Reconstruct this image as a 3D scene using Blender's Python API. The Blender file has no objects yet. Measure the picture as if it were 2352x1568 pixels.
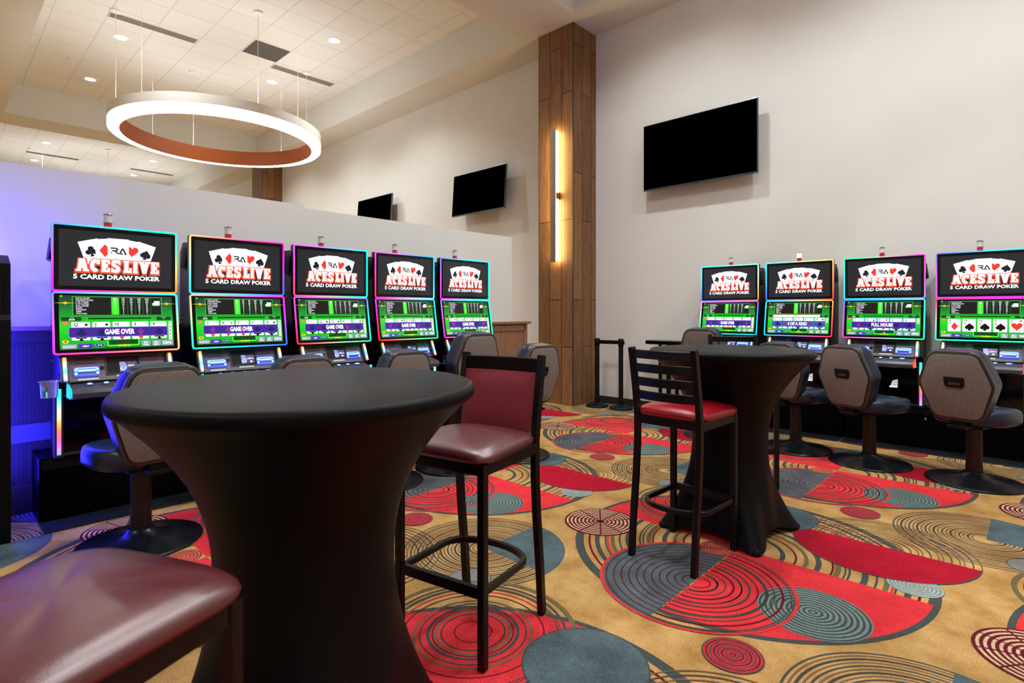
import bpy, bmesh, math, random
from mathutils import Vector, Matrix
random.seed(7)
S = bpy.context.scene
COL = S.collection
PI = math.pi

# ------------------------------------------------------------------ materials
def lin(c):
    return tuple(((x / 12.92) if x <= 0.04045 else ((x + 0.055) / 1.055) ** 2.4) for x in c)
def hexc(h):
    return lin(tuple(int(h[i:i + 2], 16) / 255 for i in (0, 2, 4)))
_m = {}
def mat(name, col, rough=0.5, metal=0.0, emit=None, es=0.0, spec=0.5, coat=0.0, sheen=0.0, trans=0.0):
    if name in _m: return _m[name]
    m = bpy.data.materials.new(name); m.use_nodes = True
    b = m.node_tree.nodes['Principled BSDF']
    c = hexc(col) if isinstance(col, str) else col
    b.inputs['Base Color'].default_value = (*c, 1)
    b.inputs['Roughness'].default_value = rough
    b.inputs['Metallic'].default_value = metal
    b.inputs['Specular IOR Level'].default_value = spec
    b.inputs['Coat Weight'].default_value = coat
    b.inputs['Coat Roughness'].default_value = 0.3
    b.inputs['Sheen Weight'].default_value = sheen
    b.inputs['Transmission Weight'].default_value = trans
    if emit is not None:
        e = hexc(emit) if isinstance(emit, str) else emit
        b.inputs['Emission Color'].default_value = (*e, 1)
        b.inputs['Emission Strength'].default_value = es
    _m[name] = m
    return m
def nodes(m):
    return m.node_tree.nodes, m.node_tree.links, m.node_tree.nodes['Principled BSDF']
def noisy(m, scale, amt, detail=4, coords='Object', bump=0.0, bscale=None, stretch=None, dark=None):
    """colour mottling and a bump from noise"""
    n, l, b = nodes(m)
    tc = n.new('ShaderNodeTexCoord'); src = tc.outputs[coords]
    if stretch:
        mp = n.new('ShaderNodeMapping'); mp.inputs['Scale'].default_value = stretch
        l.new(src, mp.inputs['Vector']); src = mp.outputs['Vector']
    if amt:
        t = n.new('ShaderNodeTexNoise'); t.inputs['Scale'].default_value = scale; t.inputs['Detail'].default_value = detail
        t.inputs['Roughness'].default_value = 0.62
        l.new(src, t.inputs['Vector'])
        c = b.inputs['Base Color'].default_value[:3]
        r = n.new('ShaderNodeValToRGB')
        r.color_ramp.elements[0].position = 0.34; r.color_ramp.elements[1].position = 0.66
        d = dark if dark else tuple(x * (1 - amt) for x in c)
        r.color_ramp.elements[0].color = (*d, 1)
        r.color_ramp.elements[1].color = (*[min(1, x * (1 + amt)) for x in c], 1)
        l.new(t.outputs['Fac'], r.inputs['Fac']); l.new(r.outputs['Color'], b.inputs['Base Color'])
    if bump:
        t2 = n.new('ShaderNodeTexNoise'); t2.inputs['Scale'].default_value = bscale or scale * 8; t2.inputs['Detail'].default_value = 2
        l.new(src, t2.inputs['Vector'])
        bp = n.new('ShaderNodeBump'); bp.inputs['Strength'].default_value = bump; bp.inputs['Distance'].default_value = 0.004
        l.new(t2.outputs['Fac'], bp.inputs['Height']); l.new(bp.outputs['Normal'], b.inputs['Normal'])
    return m
def lit(name, col, s=1.0):
    return mat('lit_' + name, (0.004, 0.004, 0.004), 0.12, emit=col, es=s, spec=0.35)
def carpet(name, col, amt=0.16, dark=None):
    if 'carpet_' + name in _m: return _m['carpet_' + name]
    m = mat('carpet_' + name, col, 0.95, spec=0.1)
    noisy(m, 5.0, amt, 10, 'Object', 0.5, 420, dark=hexc(dark) if dark else None)
    n, l, b = nodes(m)
    src = b.inputs['Base Color'].links[0].from_socket
    tc = n.new('ShaderNodeTexCoord'); t = n.new('ShaderNodeTexNoise'); t.inputs['Scale'].default_value = 170; t.inputs['Detail'].default_value = 3
    l.new(tc.outputs['Object'], t.inputs['Vector'])
    mr = n.new('ShaderNodeMapRange'); mr.inputs[1].default_value = .3; mr.inputs[2].default_value = .7; mr.inputs[3].default_value = .72; mr.inputs[4].default_value = 1.22
    l.new(t.outputs['Fac'], mr.inputs[0])
    vm = n.new('ShaderNodeVectorMath'); vm.operation = 'SCALE'; l.new(src, vm.inputs[0]); l.new(mr.outputs[0], vm.inputs['Scale'])
    l.new(vm.outputs[0], b.inputs['Base Color'])
    return m

M_wall = noisy(mat('wall_paint', 'DADAD4', 0.75, spec=0.3), 1.2, 0.02, 3, bump=0.06, bscale=260)
M_soffit = noisy(mat('soffit_paint', 'D8D7D0', 0.8, spec=0.25), 1.0, 0.02, 3, bump=0.04, bscale=240)
M_base = mat('rubber_base', '26282A', 0.5)
M_black = mat('black_paint', '050507', 0.38, spec=0.2)
M_blackgloss = mat('black_gloss', '030304', 0.12, spec=0.3)
M_blackmatte = mat('black_matte', '070708', 0.55, spec=0.25)
M_cab = noisy(mat('cabinet_black', '060608', 0.35, spec=0.3), 60, 0.08, 2, bump=0.05, bscale=300)
M_stand = mat('stand_black', '020203', 0.4, spec=0.08)
M_plate = noisy(mat('base_plate_rubber', '22282A', 0.32), 14, 0.25, 5, bump=0.1, bscale=120)
M_fascia = noisy(mat('fascia_grey', '56555A', 0.42), 50, 0.06, 2, bump=0.05, bscale=500)
M_fascia2 = mat('fascia_dark_grey', '333338', 0.4)
M_deck = noisy(mat('deck_grey', '45454C', 0.36), 40, 0.06, 2, bump=0.05, bscale=500)
M_chrome = mat('chrome', 'D0D0D4', 0.12, 1.0)
M_steel = mat('brushed_metal', 'A8A29C', 0.3, 1.0)
M_clear = mat('clear_acrylic', 'FFFFFF', 0.05, trans=0.92, spec=0.5)
M_redplast = mat('red_plastic', 'D01828', 0.3, emit='D01828', es=0.25)
M_redplast.node_tree.nodes['Principled BSDF'].inputs['Transmission Weight'].default_value = 0.3
M_frost = mat('frosted_lens', 'F4F2EE', 0.3, trans=0.3)
M_lenson = mat('lit_lens', 'FFF0D0', 0.3, emit='FFE9C0', es=5.0)
M_cloth = noisy(mat('spandex_black', (.0042, .0046, .0050), 0.42, spec=0.10), 3.0, 0.1, 3, bump=0.12, bscale=700)
M_stoolmetal = mat('stool_metal', '0A090A', 0.36, 0.0, spec=0.28)
M_vinyl = noisy(mat('vinyl_burgundy', '5A2226', 0.36, spec=1.0, coat=0.25), 5, 0.10, 3, bump=0.12, bscale=380)
M_vinylred = noisy(mat('vinyl_red', '8E0C1C', 0.26, spec=0.5), 5, 0.08, 3, bump=0.12, bscale=380)
M_padred = noisy(mat('pad_red_fabric', '7C1A26', 0.8, sheen=0.1), 40, 0.08, 3, bump=0.35, bscale=420)
M_tweed = noisy(mat('tweed_grey_brown', '756A63', 0.92, sheen=0.1), 190, 0.34, 2, bump=0.5, bscale=520)
M_navy = noisy(mat('vinyl_navy', '16243A', 0.32), 6, 0.1, 3, bump=0.1, bscale=380)
M_piping = mat('piping_dark', '17161A', 0.35)
M_edge = mat('chair_edge_trim', '4A4440', 0.35, 0.3)
M_pole = mat('pole_brown', '2B211E', 0.42, 0.35)
M_disc = noisy(mat('base_disc', '14181B', 0.28, 0.35), 9, 0.4, 5, bump=0.08, bscale=60)
M_tvscreen = mat('tv_screen', '000000', 0.7, spec=0.0)
M_tvframe = mat('tv_frame', '5C6468', 0.28, 0.8)
M_ringwhite = mat('ring_white', 'F0F0EA', 0.45)
M_copper = mat('ring_copper', 'A0501C', 0.5, 0.1)
M_ringlit = mat('ring_diffuser', 'FFFFFF', 0.5, emit=(.96, 0.985, 1.0), es=7.0)
M_ceilfill = mat('ring_ceiling_fill', 'FFFFFF', 0.5, emit=(.96, 0.985, 1.0), es=16.0)  # emission for the unseen fill that brightens the ceiling
M_downlit = mat('downlight_lens', 'FFFFFF', 0.5, emit=(1.0, 0.98, 0.94), es=12.0)
M_cord = mat('white_cord', 'F0EDE8', 0.5)
M_sconlit = mat('sconce_diffuser', 'FFFFFF', 0.5, emit=(1.0, 0.74, 0.30), es=34.0)
M_vent = mat('vent_dark', '4A443A', 0.6)
M_ventw = mat('vent_white', 'CFC9BE', 0.5)
M_blue = mat('blue_wall_fill', '101040', 0.4, emit=(0.03, 0.025, 1.0), es=150.0)  # added fill emission that throws blue on the partition, strips out of view
M_slot = mat('slot_blue_glow', '0A0A40', 0.2, emit=(0.06, 0.09, 1.0), es=1.6)
M_slotb = mat('slot_cyan_glow', '0A0A40', 0.2, emit=(0.22, 0.45, 1.0), es=2.4)
M_slotd = mat('slot_dark', '05051A', 0.2, emit=(0.02, 0.02, 0.5), es=0.5)
M_btn = mat('chrome_button', 'B8B8E0', 0.15, 0.9)
M_paper = mat('sticker_white', 'CFCFD4', 0.6)

def wood(name, c1, c2, width, length, axis='wall', gap=0.006):
    m = mat(name, c1, 0.5, spec=0.35)
    n, l, b = nodes(m)
    g = n.new('ShaderNodeNewGeometry'); sp = n.new('ShaderNodeSeparateXYZ'); l.new(g.outputs['Position'], sp.inputs[0])
    ad = n.new('ShaderNodeMath'); ad.operation = 'ADD'; l.new(sp.outputs['X'], ad.inputs[0]); l.new(sp.outputs['Y'], ad.inputs[1])
    cb = n.new('ShaderNodeCombineXYZ'); l.new(sp.outputs['Z'], cb.inputs['X']); l.new(ad.outputs[0], cb.inputs['Y'])
    off = n.new('ShaderNodeVectorMath'); off.operation = 'ADD'; off.inputs[1].default_value = (0.3, 0.0075, 0)
    l.new(cb.outputs[0], off.inputs[0])
    br = n.new('ShaderNodeTexBrick'); br.inputs['Scale'].default_value = 1.0
    br.inputs['Brick Width'].default_value = length; br.inputs['Row Height'].default_value = width
    br.inputs['Mortar Size'].default_value = gap; br.inputs['Mortar Smooth'].default_value = 0.2; br.inputs['Bias'].default_value = 0.0
    br.offset = 0.37
    br.inputs['Color1'].default_value = (0, 0, 0, 1); br.inputs['Color2'].default_value = (1, 1, 1, 1); br.inputs['Mortar'].default_value = (0.5, 0.5, 0.5, 1)
    l.new(off.outputs[0], br.inputs['Vector'])
    mp = n.new('ShaderNodeMapping'); mp.inputs['Scale'].default_value = (1.3, 14, 1)
    l.new(cb.outputs[0], mp.inputs['Vector'])
    nz = n.new('ShaderNodeTexNoise'); nz.inputs['Scale'].default_value = 2.2; nz.inputs['Detail'].default_value = 8; nz.inputs['Distortion'].default_value = 1.1
    l.new(mp.outputs[0], nz.inputs['Vector'])
    mx0 = n.new('ShaderNodeMath'); mx0.operation = 'MULTIPLY_ADD'; mx0.inputs[1].default_value = 0.3; l.new(br.outputs['Color'], mx0.inputs[0]); 
    mx0b = n.new('ShaderNodeMath'); mx0b.operation = 'MULTIPLY'; mx0b.inputs[1].default_value = 0.8; l.new(nz.outputs['Fac'], mx0b.inputs[0]); l.new(mx0b.outputs[0], mx0.inputs[2])
    r = n.new('ShaderNodeValToRGB'); r.color_ramp.elements[0].position = 0.22; r.color_ramp.elements[1].position = 0.75
    r.color_ramp.elements[0].color = (*hexc(c2), 1); r.color_ramp.elements[1].color = (*hexc(c1), 1)
    l.new(mx0.outputs[0], r.inputs['Fac'])
    mx = n.new('ShaderNodeMix'); mx.data_type = 'RGBA'; mx.inputs[7].default_value = (*[x * 0.25 for x in hexc(c2)], 1)
    l.new(br.outputs['Fac'], mx.inputs[0]); l.new(r.outputs[0], mx.inputs[6]); l.new(mx.outputs[2], b.inputs['Base Color'])
    return m
M_pillar = wood('pillar_wood', '8C6440', '56391F', 0.2065, 1.75)
M_counter = wood('counter_wood', '9A7558', '7A5840', 3.0, 6.0, gap=0.0)
M_wains = wood('wainscot_wood', '3A302B', '2A2320', 0.02, 6.0, gap=0.001)

def tilemat():
    m = mat('ceiling_tile', 'E6E1D8', 0.85, spec=0.2)
    n, l, b = nodes(m)
    g = n.new('ShaderNodeNewGeometry')
    off = n.new('ShaderNodeVectorMath'); off.operation = 'ADD'; off.inputs[1].default_value = (10.75 + 0.62 * 20, -1.27 + 0.62 * 20, 0)
    l.new(g.outputs['Position'], off.inputs[0])
    br = n.new('ShaderNodeTexBrick'); br.offset = 0.0; br.inputs['Scale'].default_value = 1.0
    br.inputs['Brick Width'].default_value = 0.62; br.inputs['Row Height'].default_value = 0.62
    br.inputs['Mortar Size'].default_value = 0.012; br.inputs['Mortar Smooth'].default_value = 0.1
    br.inputs['Color1'].default_value = (*hexc('E6E5DF'), 1); br.inputs['Color2'].default_value = (*hexc('E1E0D9'), 1)
    br.inputs['Mortar'].default_value = (*hexc('D4D2CC'), 1)
    l.new(off.outputs[0], br.inputs['Vector']); l.new(br.outputs['Color'], b.inputs['Base Color'])
    return m
M_tile = tilemat()

def attr_lit(name, strength, rough=0.25):
    m = mat(name, (0.02, 0.02, 0.02), rough)
    n, l, b = nodes(m)
    a = n.new('ShaderNodeAttribute'); a.attribute_name = 'glow'
    l.new(a.outputs['Color'], b.inputs['Emission Color']); b.inputs['Emission Strength'].default_value = strength
    return m
M_led = attr_lit('led_frame', 2.8)
M_strip = attr_lit('led_strip', 1.7)

def screen_bg():
    m = mat('lit_green_felt', (0.004, 0.004, 0.004), 0.12, spec=0.35)
    n, l, b = nodes(m)
    tc = n.new('ShaderNodeTexCoord'); sp = n.new('ShaderNodeSeparateXYZ'); l.new(tc.outputs['Object'], sp.inputs[0])
    mr = n.new('ShaderNodeMapRange'); mr.inputs[1].default_value = 1.06; mr.inputs[2].default_value = 1.39
    l.new(sp.outputs['Z'], mr.inputs[0])
    r = n.new('ShaderNodeValToRGB'); e = r.color_ramp.elements
    e[0].position = 0.0; e[0].color = (*hexc('0A5A18'), 1)
    e[1].position = 1.0; e[1].color = (*hexc('22262A'), 1)
    for p, c in ((0.12, '12A01C'), (0.45, '18C41C'), (0.62, '0E8A22'), (0.85, '1E4A30')):
        x = e.new(p); x.color = (*hexc(c), 1)
    l.new(mr.outputs[0], r.inputs['Fac']); l.new(r.outputs[0], b.inputs['Emission Color']); b.inputs['Emission Strength'].default_value = 1.5
    return m
M_felt = screen_bg()
L_white = lit('white', 'F6F8FF', 1.4); L_red = lit('red', 'E83428', 1.2); L_orange = lit('orange_red', 'F0502E', 1.1)
L_dark = lit('dark', '14202A', 0.8); L_edge = lit('card_edge', 'B8C0CC', 0.9); L_title = lit('title_ground', '24262B', 1.0); L_black = lit('table_black', '1C1A1C', 1.0)
L_green = lit('green', '3CE028', 1.4); L_green2 = lit('green_line', '2CB428', 1.4); L_dgreen = lit('dark_green', '0C4A1C', 1.0)
L_purple = lit('purple', '5A34C8', 1.0); L_purple2 = lit('purple_dark', '46289A', 1.0); L_violet = lit('violet', '8478F0', 1.0)
L_blue = lit('blue_card', 'DDE4F4', 1.1); L_grey = lit('button_grey', '9AB0B8', 1.0); L_cyan = lit('cyan', '38C8D8', 1.0)
L_yellow = lit('yellow', 'E8D820', 1.2); L_navyb = lit('banner_slate', '4C5CA8', 1.0); L_pip = lit('pip_black', '0A0C10', 0.4)
L_shade = lit('menu_shade', '484C78', 0.9); L_menub = lit('menu_blue', '98A4E8', 1.0); L_pink = lit('pink', 'E8408A', 1.0)
L_dim = lit('dim_clubs', '2A2170', 0.9); L_dimred = lit('dim_red', '8A3AA0', 0.9)

# ------------------------------------------------------------------ mesh builder
class MB:
    def __init__(s): s.bm = bmesh.new(); s.mats = []; s.ox = Matrix()
    def mi(s, m):
        if m not in s.mats: s.mats.append(m)
        return s.mats.index(m)
    def _fin(s, geom, m, mx=None):
        vs = [g for g in geom if isinstance(g, bmesh.types.BMVert)]
        if mx is not None: bmesh.ops.transform(s.bm, matrix=mx, verts=vs)
        i = s.mi(m); fs = set()
        for v in vs:
            for f in v.link_faces: fs.add(f)
        for f in fs: f.material_index = i
        return vs
    def box(s, c, d, m, rot=None, bev=0.0, seg=2):
        r = bmesh.ops.create_cube(s.bm, size=1.0); vs = r['verts']
        bmesh.ops.scale(s.bm, vec=Vector(d), verts=vs)
        if bev:
            es = list({e for v in vs for e in v.link_edges})
            rr = bmesh.ops.bevel(s.bm, geom=es, offset=bev, segments=seg, profile=0.6, affect='EDGES')
            vs = list({v for f in rr['faces'] for v in f.verts} | {v for v in vs if v.is_valid})
            vs = list({w for v in vs for f in v.link_faces for w in f.verts})
        mx = Matrix.Translation(Vector(c))
        if rot is not None: mx = mx @ rot
        s._fin(vs, m, mx); return s
    def poly(s, pts, m):
        vs = [s.bm.verts.new(p) for p in pts]
        f = s.bm.faces.new(vs); f.material_index = s.mi(m); return f
    def prism(s, pts2, h, m, mx=None, bev=0.0, seg=2):
        """outline in local xy extruded 0..h along local z"""
        a = [s.bm.verts.new((p[0], p[1], 0)) for p in pts2]; b = [s.bm.verts.new((p[0], p[1], h)) for p in pts2]
        n = len(a); fs = [s.bm.faces.new(a[::-1]), s.bm.faces.new(b)]
        for i in range(n): fs.append(s.bm.faces.new((a[i], a[(i + 1) % n], b[(i + 1) % n], b[i])))
        vs = a + b
        if bev:
            es = list(set(fs[0].edges) | set(fs[1].edges))
            rr = bmesh.ops.bevel(s.bm, geom=es, offset=bev, segments=seg, profile=0.5, affect='EDGES')
            vs = list({v for f in rr['faces'] for v in f.verts} | {v for v in vs if v.is_valid})
            vs = list({w for v in vs for f in v.link_faces for w in f.verts})
        s._fin(vs, m, mx); return s
    def lathe(s, prof, m, n=48, mx=None, cap=True):
        rings = []
        for r, z in prof:
            rings.append([s.bm.verts.new((r * math.cos(2 * PI * k / n), r * math.sin(2 * PI * k / n), z)) for k in range(n)] if r > 1e-6 else [s.bm.verts.new((0, 0, z))])
        allv = [v for q in rings for v in q]
        for a, b in zip(rings, rings[1:]):
            for k in range(n):
                k2 = (k + 1) % n
                if len(a) == 1 and len(b) == 1: continue
                if len(a) == 1: s.bm.faces.new((a[0], b[k], b[k2]))
                elif len(b) == 1: s.bm.faces.new((a[k], a[k2], b[0]))
                else: s.bm.faces.new((a[k], a[k2], b[k2], b[k]))
        if cap:
            if len(rings[0]) > 1: s.bm.faces.new(rings[0][::-1])
            if len(rings[-1]) > 1: s.bm.faces.new(rings[-1])
        s._fin(allv, m, mx); return s
    def cyl(s, c, r, h, m, n=24, mx=None, r2=None):
        """from c upward h"""
        t = Matrix.Translation(Vector(c))
        if mx is not None: t = t @ mx
        return s.lathe([(r, 0), (r if r2 is None else r2, h)], m, n, t)
    def tube(s, pts, w, h, m, up=(0, 0, 1), closed=False, bev=0.0, n=4, round_=False):
        """sweep of a rectangle (w across, h along up) or of an ellipse"""
        P = [Vector(p) for p in pts]; up = Vector(up); rings = []
        N = len(P)
        for i, p in enumerate(P):
            if closed: t = P[(i + 1) % N] - P[i - 1]
            else: t = P[min(i + 1, N - 1)] - P[max(i - 1, 0)]
            t.normalize()
            x = t.cross(up)
            if x.length < 1e-4: x = t.cross(Vector((0, 1, 0)))
            x.normalize(); y = x.cross(t).normalized()
            if round_:
                q = [(math.cos(2 * PI * k / n) * w / 2, math.sin(2 * PI * k / n) * h / 2) for k in range(n)]
            elif bev:
                a, b, c = w / 2, h / 2, bev
                q = [(a - c, -b), (a, -b + c), (a, b - c), (a - c, b), (-a + c, b), (-a, b - c), (-a, -b + c), (-a + c, -b)]
            else:
                q = [(w / 2, -h / 2), (w / 2, h / 2), (-w / 2, h / 2), (-w / 2, -h / 2)]
            rings.append([s.bm.verts.new(p + x * a + y * b) for a, b in q])
        i = s.mi(m); K = len(rings[0])
        def q4(a, b):
            for k in range(K):
                f = s.bm.faces.new((a[k], b[k], b[(k + 1) % K], a[(k + 1) % K])); f.material_index = i
        for a, b in zip(rings, rings[1:]): q4(a, b)
        if closed: q4(rings[-1], rings[0])
        else:
            f = s.bm.faces.new(rings[0]); f.material_index = i
            f = s.bm.faces.new(rings[-1][::-1]); f.material_index = i
        return s
    def obj(s, name, parent=None, smooth=False, loc=None, angle=40, sub=0, recalc=True):
        if recalc: bmesh.ops.recalc_face_normals(s.bm, faces=s.bm.faces)
        me = bpy.data.meshes.new(name); s.bm.to_mesh(me); s.bm.free()
        for m in s.mats: me.materials.append(m)
        if smooth:
            for p in me.polygons: p.use_smooth = True
            me.set_sharp_from_angle(angle=math.radians(angle))
        o = bpy.data.objects.new(name, me); COL.objects.link(o)
        if parent: o.parent = parent
        if loc: o.location = loc
        if sub:
            md = o.modifiers.new('smooth', 'SUBSURF'); md.levels = sub; md.render_levels = sub
        return o

def tag(o, label, cat, group=None):
    o['label'] = label; o['category'] = cat
    if group: o['group'] = group
    return o
def thing(name, label, cat, loc=(0, 0, 0), rz=0.0, group=None):
    o = bpy.data.objects.new(name, None); COL.objects.link(o)
    o.empty_display_size = 0.1
    o.location = loc; o.rotation_euler = (0, 0, rz)
    return tag(o, label, cat, group)
def struct(o):
    o['kind'] = 'structure'; return o
def kids(o): return [c for c in bpy.data.objects if c.parent == o]
def dup(root, loc, rz, label, group=None):
    r = root.copy(); COL.objects.link(r); r.location = loc; r.rotation_euler = (0, 0, rz)
    r['label'] = label
    if group: r['group'] = group
    for ch in kids(root):
        c = ch.copy(); COL.objects.link(c); c.parent = r
        for g in kids(ch):
            d = g.copy(); COL.objects.link(d); d.parent = c
    return r

# ------------------------------------------------------------------ camera
F, CXP, HYP, HC = 1273.0, 1176.0, 716.0, 1.285
cam = bpy.data.cameras.new('camera'); co = bpy.data.objects.new('camera', cam); COL.objects.link(co)
co.location = (0, 0, HC); co.rotation_euler = (PI / 2, 0, math.radians(90 - 46.383))
cam.sensor_width = 36; cam.lens = F / 2352 * 36; cam.shift_y = -(784 - HYP) / 2352
cam.clip_start = 0.05; cam.clip_end = 100
cam.dof.use_dof = True; cam.dof.focus_distance = 4.0; cam.dof.aperture_fstop = 4.0
S.camera = co

# ------------------------------------------------------------------ room shell
WY = 6.57          # long wall with the televisions
WX = -4.72         # low partition behind the left machines
ZS, ZT = 5.23, 5.86
X0, X1, Y0 = -27.0, 5.6, -6.0
struct(MB().box(((X0 + X1) / 2, WY + 0.1, 2.95), (X1 - X0, 0.2, 5.9), M_wall).obj('wall_right'))
struct(MB().box((X1 + 0.1, (WY + Y0) / 2, 2.95), (0.2, WY - Y0, 5.9), M_wall).obj('wall_near'))
struct(MB().box(((X0 + X1) / 2, Y0 - 0.1, 2.95), (X1 - X0, 0.2, 5.9), M_wall).obj('wall_back'))
struct(MB().box((X0 - 0.1, (WY + Y0) / 2, 2.95), (0.2, WY - Y0, 5.9), M_wall).obj('wall_far'))
struct(MB().box(((X0 + X1) / 2, (WY + Y0) / 2, ZT + 0.05), (X1 - X0, WY - Y0, 0.1), M_tile).obj('ceiling'))
# dropped soffits and cross beams (trays left open between them)
YN, YF = 1.0, 5.89
def slab(name, xa, xb, ya, yb):
    struct(MB().box(((xa + xb) / 2, (ya + yb) / 2, (ZS + ZT) / 2), (xb - xa, yb - ya, ZT - ZS - 0.002), M_soffit).obj(name))
slab('trim_1', X0, X1, YF, WY)
slab('trim_2', X0, X1, -1.2, YN)
for i, (xa, xb) in enumerate(((-25.9, -25.0), (-15.70, -14.83), (-5.403, -4.474), (4.9, X1))):
    slab('trim_%d' % (3 + i), xa, xb, YN, YF)
# low partition in two lengths, the second a little lower
struct(MB().box((WX - 0.08, (2.285 + Y0) / 2, 1.115), (0.16, 2.285 - Y0, 2.23), M_wall).obj('wall_left'))
struct(MB().box((WX - 0.085, (2.285 + 4.96) / 2, 1.103), (0.15, 4.96 - 2.285, 2.206), M_wall).obj('wall_left'))
# wainscot on the partition
w = MB()
w.box((WX + 0.012, (Y0 + 4.36) / 2, 0.63), (0.024, 4.36 - Y0, 1.06), M_wains)
struct(w.obj('trim_7'))
w = MB(); w.box((WX + 0.03, (Y0 + 4.36) / 2, 1.178), (0.06, 4.36 - Y0, 0.028), M_counter, bev=0.006); w.box((WX + 0.02, (Y0 + 4.36) / 2, 1.125), (0.04, 4.36 - Y0, 0.075), M_wains)
struct(w.obj('trim_8'))
struct(MB().box((WX + 0.018, (Y0 + 4.36) / 2, 0.51), (0.036, 4.36 - Y0, 0.115), mat('rail_grey', '55555C', .6), bev=0.004).obj('trim_9'))
struct(MB().box((WX + 0.02, (Y0 + 4.36) / 2, 0.09), (0.04, 4.36 - Y0, 0.18), M_wains, bev=0.004).obj('baseboard_left'))
struct(MB().box(((-4.6 + X1) / 2, WY - 0.007, 0.05), (X1 + 4.6, 0.014, 0.10), M_base).obj('baseboard_right'))

# ------------------------------------------------------------------ carpet
CT = dict(tan=carpet('tan', 'C09C63', 0.14, 'A37A42'), red=carpet('red', 'D8363C', 0.14), grey=carpet('grey', '4F6064', 0.3),
          dark=carpet('dark', '46473F', 0.12), slate=carpet('slate', '464C4A', 0.12), maroon=carpet('maroon', '661A26', 0.12),
          dred=carpet('dark_red', 'A5142A', 0.14), orange=carpet('orange', 'DC5C48', 0.1), pale=carpet('pale', 'CDB48E', 0.12),
          gg=carpet('grey_green', '748A86', 0.1), olive=carpet('olive', '6F6244', 0.12), brown=carpet('brown', '7A5E44', 0.14),
          rose=carpet('rose', 'B83440', 0.12), ash=carpet('ash', '7C7A78', 0.16), lgrey=carpet('light_grey', 'A9ACA0', 0.1))
fl = MB()
XA, XB, YA, YB = -9.0, X1, Y0, WY
fl.poly([(X0, Y0, 0), (X1, Y0, 0), (X1, WY, 0), (X0, WY, 0)], CT['tan'])
def inb(x, y): return (-5.0 if y < 5.2 else -9.0) < x < 3.2 and -1.0 < y < WY - 0.001
ZL = 0.00012
def sect(cx, cy, r0, r1, a0, a1, m, layer, n=None):
    if r1 <= 0: return
    full = abs(a1 - a0) >= 359.9
    n = n or max(6, int((12 + 46 * min(1, r1 / 0.5)) * abs(a1 - a0) / 360 * 1.5))
    z = layer * ZL; mi = fl.mi(m)
    cl = lambda p: (p[0], min(p[1], WY - 0.001), z)
    pts = [(math.cos(math.radians(a0 + (a1 - a0) * k / n)), math.sin(math.radians(a0 + (a1 - a0) * k / n))) for k in range(n if full else n + 1)]
    if cy - r1 > WY or cx + r1 < XA: return
    bv = fl.bm.verts.new
    if r0 <= 1e-6:
        if full: vs = [bv(cl((cx + r1 * c, cy + r1 * s))) for c, s in pts]
        else: vs = [bv(cl((cx, cy)))] + [bv(cl((cx + r1 * c, cy + r1 * s))) for c, s in pts]
        f = fl.bm.faces.new(vs); f.material_index = mi; return
    A = [bv(cl((cx + r0 * c, cy + r0 * s))) for c, s in pts]; B = [bv(cl((cx + r1 * c, cy + r1 * s))) for c, s in pts]
    K = len(pts)
    for k in range(K if full else K - 1):
        f = fl.bm.faces.new((A[k], B[k], B[(k + 1) % K], A[(k + 1) % K])); f.material_index = mi
def bar(x0, y0, x1, y1, w, m, layer):
    d = Vector((x1 - x0, y1 - y0)).normalized(); p = Vector((-d.y, d.x)) * w / 2; z = layer * ZL
    fl.poly([(x0 + p.x, min(y0 + p.y, WY - .001), z), (x0 - p.x, min(y0 - p.y, WY - .001), z), (x1 - p.x, min(y1 - p.y, WY - .001), z), (x1 + p.x, min(y1 + p.y, WY - .001), z)], m)
def ring(cx, cy, r, w, m, layer, a0=0, a1=360): sect(cx, cy, max(0.0005, r - w / 2), r + w / 2, a0, a1, m, layer)
rr = random.Random(3)
arcs = []   # ring colours in the tan quadrants
for r, w, c in ((.845, .026, 'slate'), (.80, .012, 'maroon'), (.757, .026, 'slate'), (.71, .010, 'slate'), (.697, .012, 'red'), (.672, .022, 'olive'), (.632, .010, 'slate'),
                (.585, .028, 'slate'), (.52, .010, 'slate'), (.502, .008, 'slate'), (.47, .026, 'olive'), (.448, .010, 'maroon'), (.385, .026, 'slate'), (.33, .020, 'olive'), (.282, .010, 'maroon'), (.22, .024, 'slate')):
    arcs.append((r, w, c))
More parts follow.
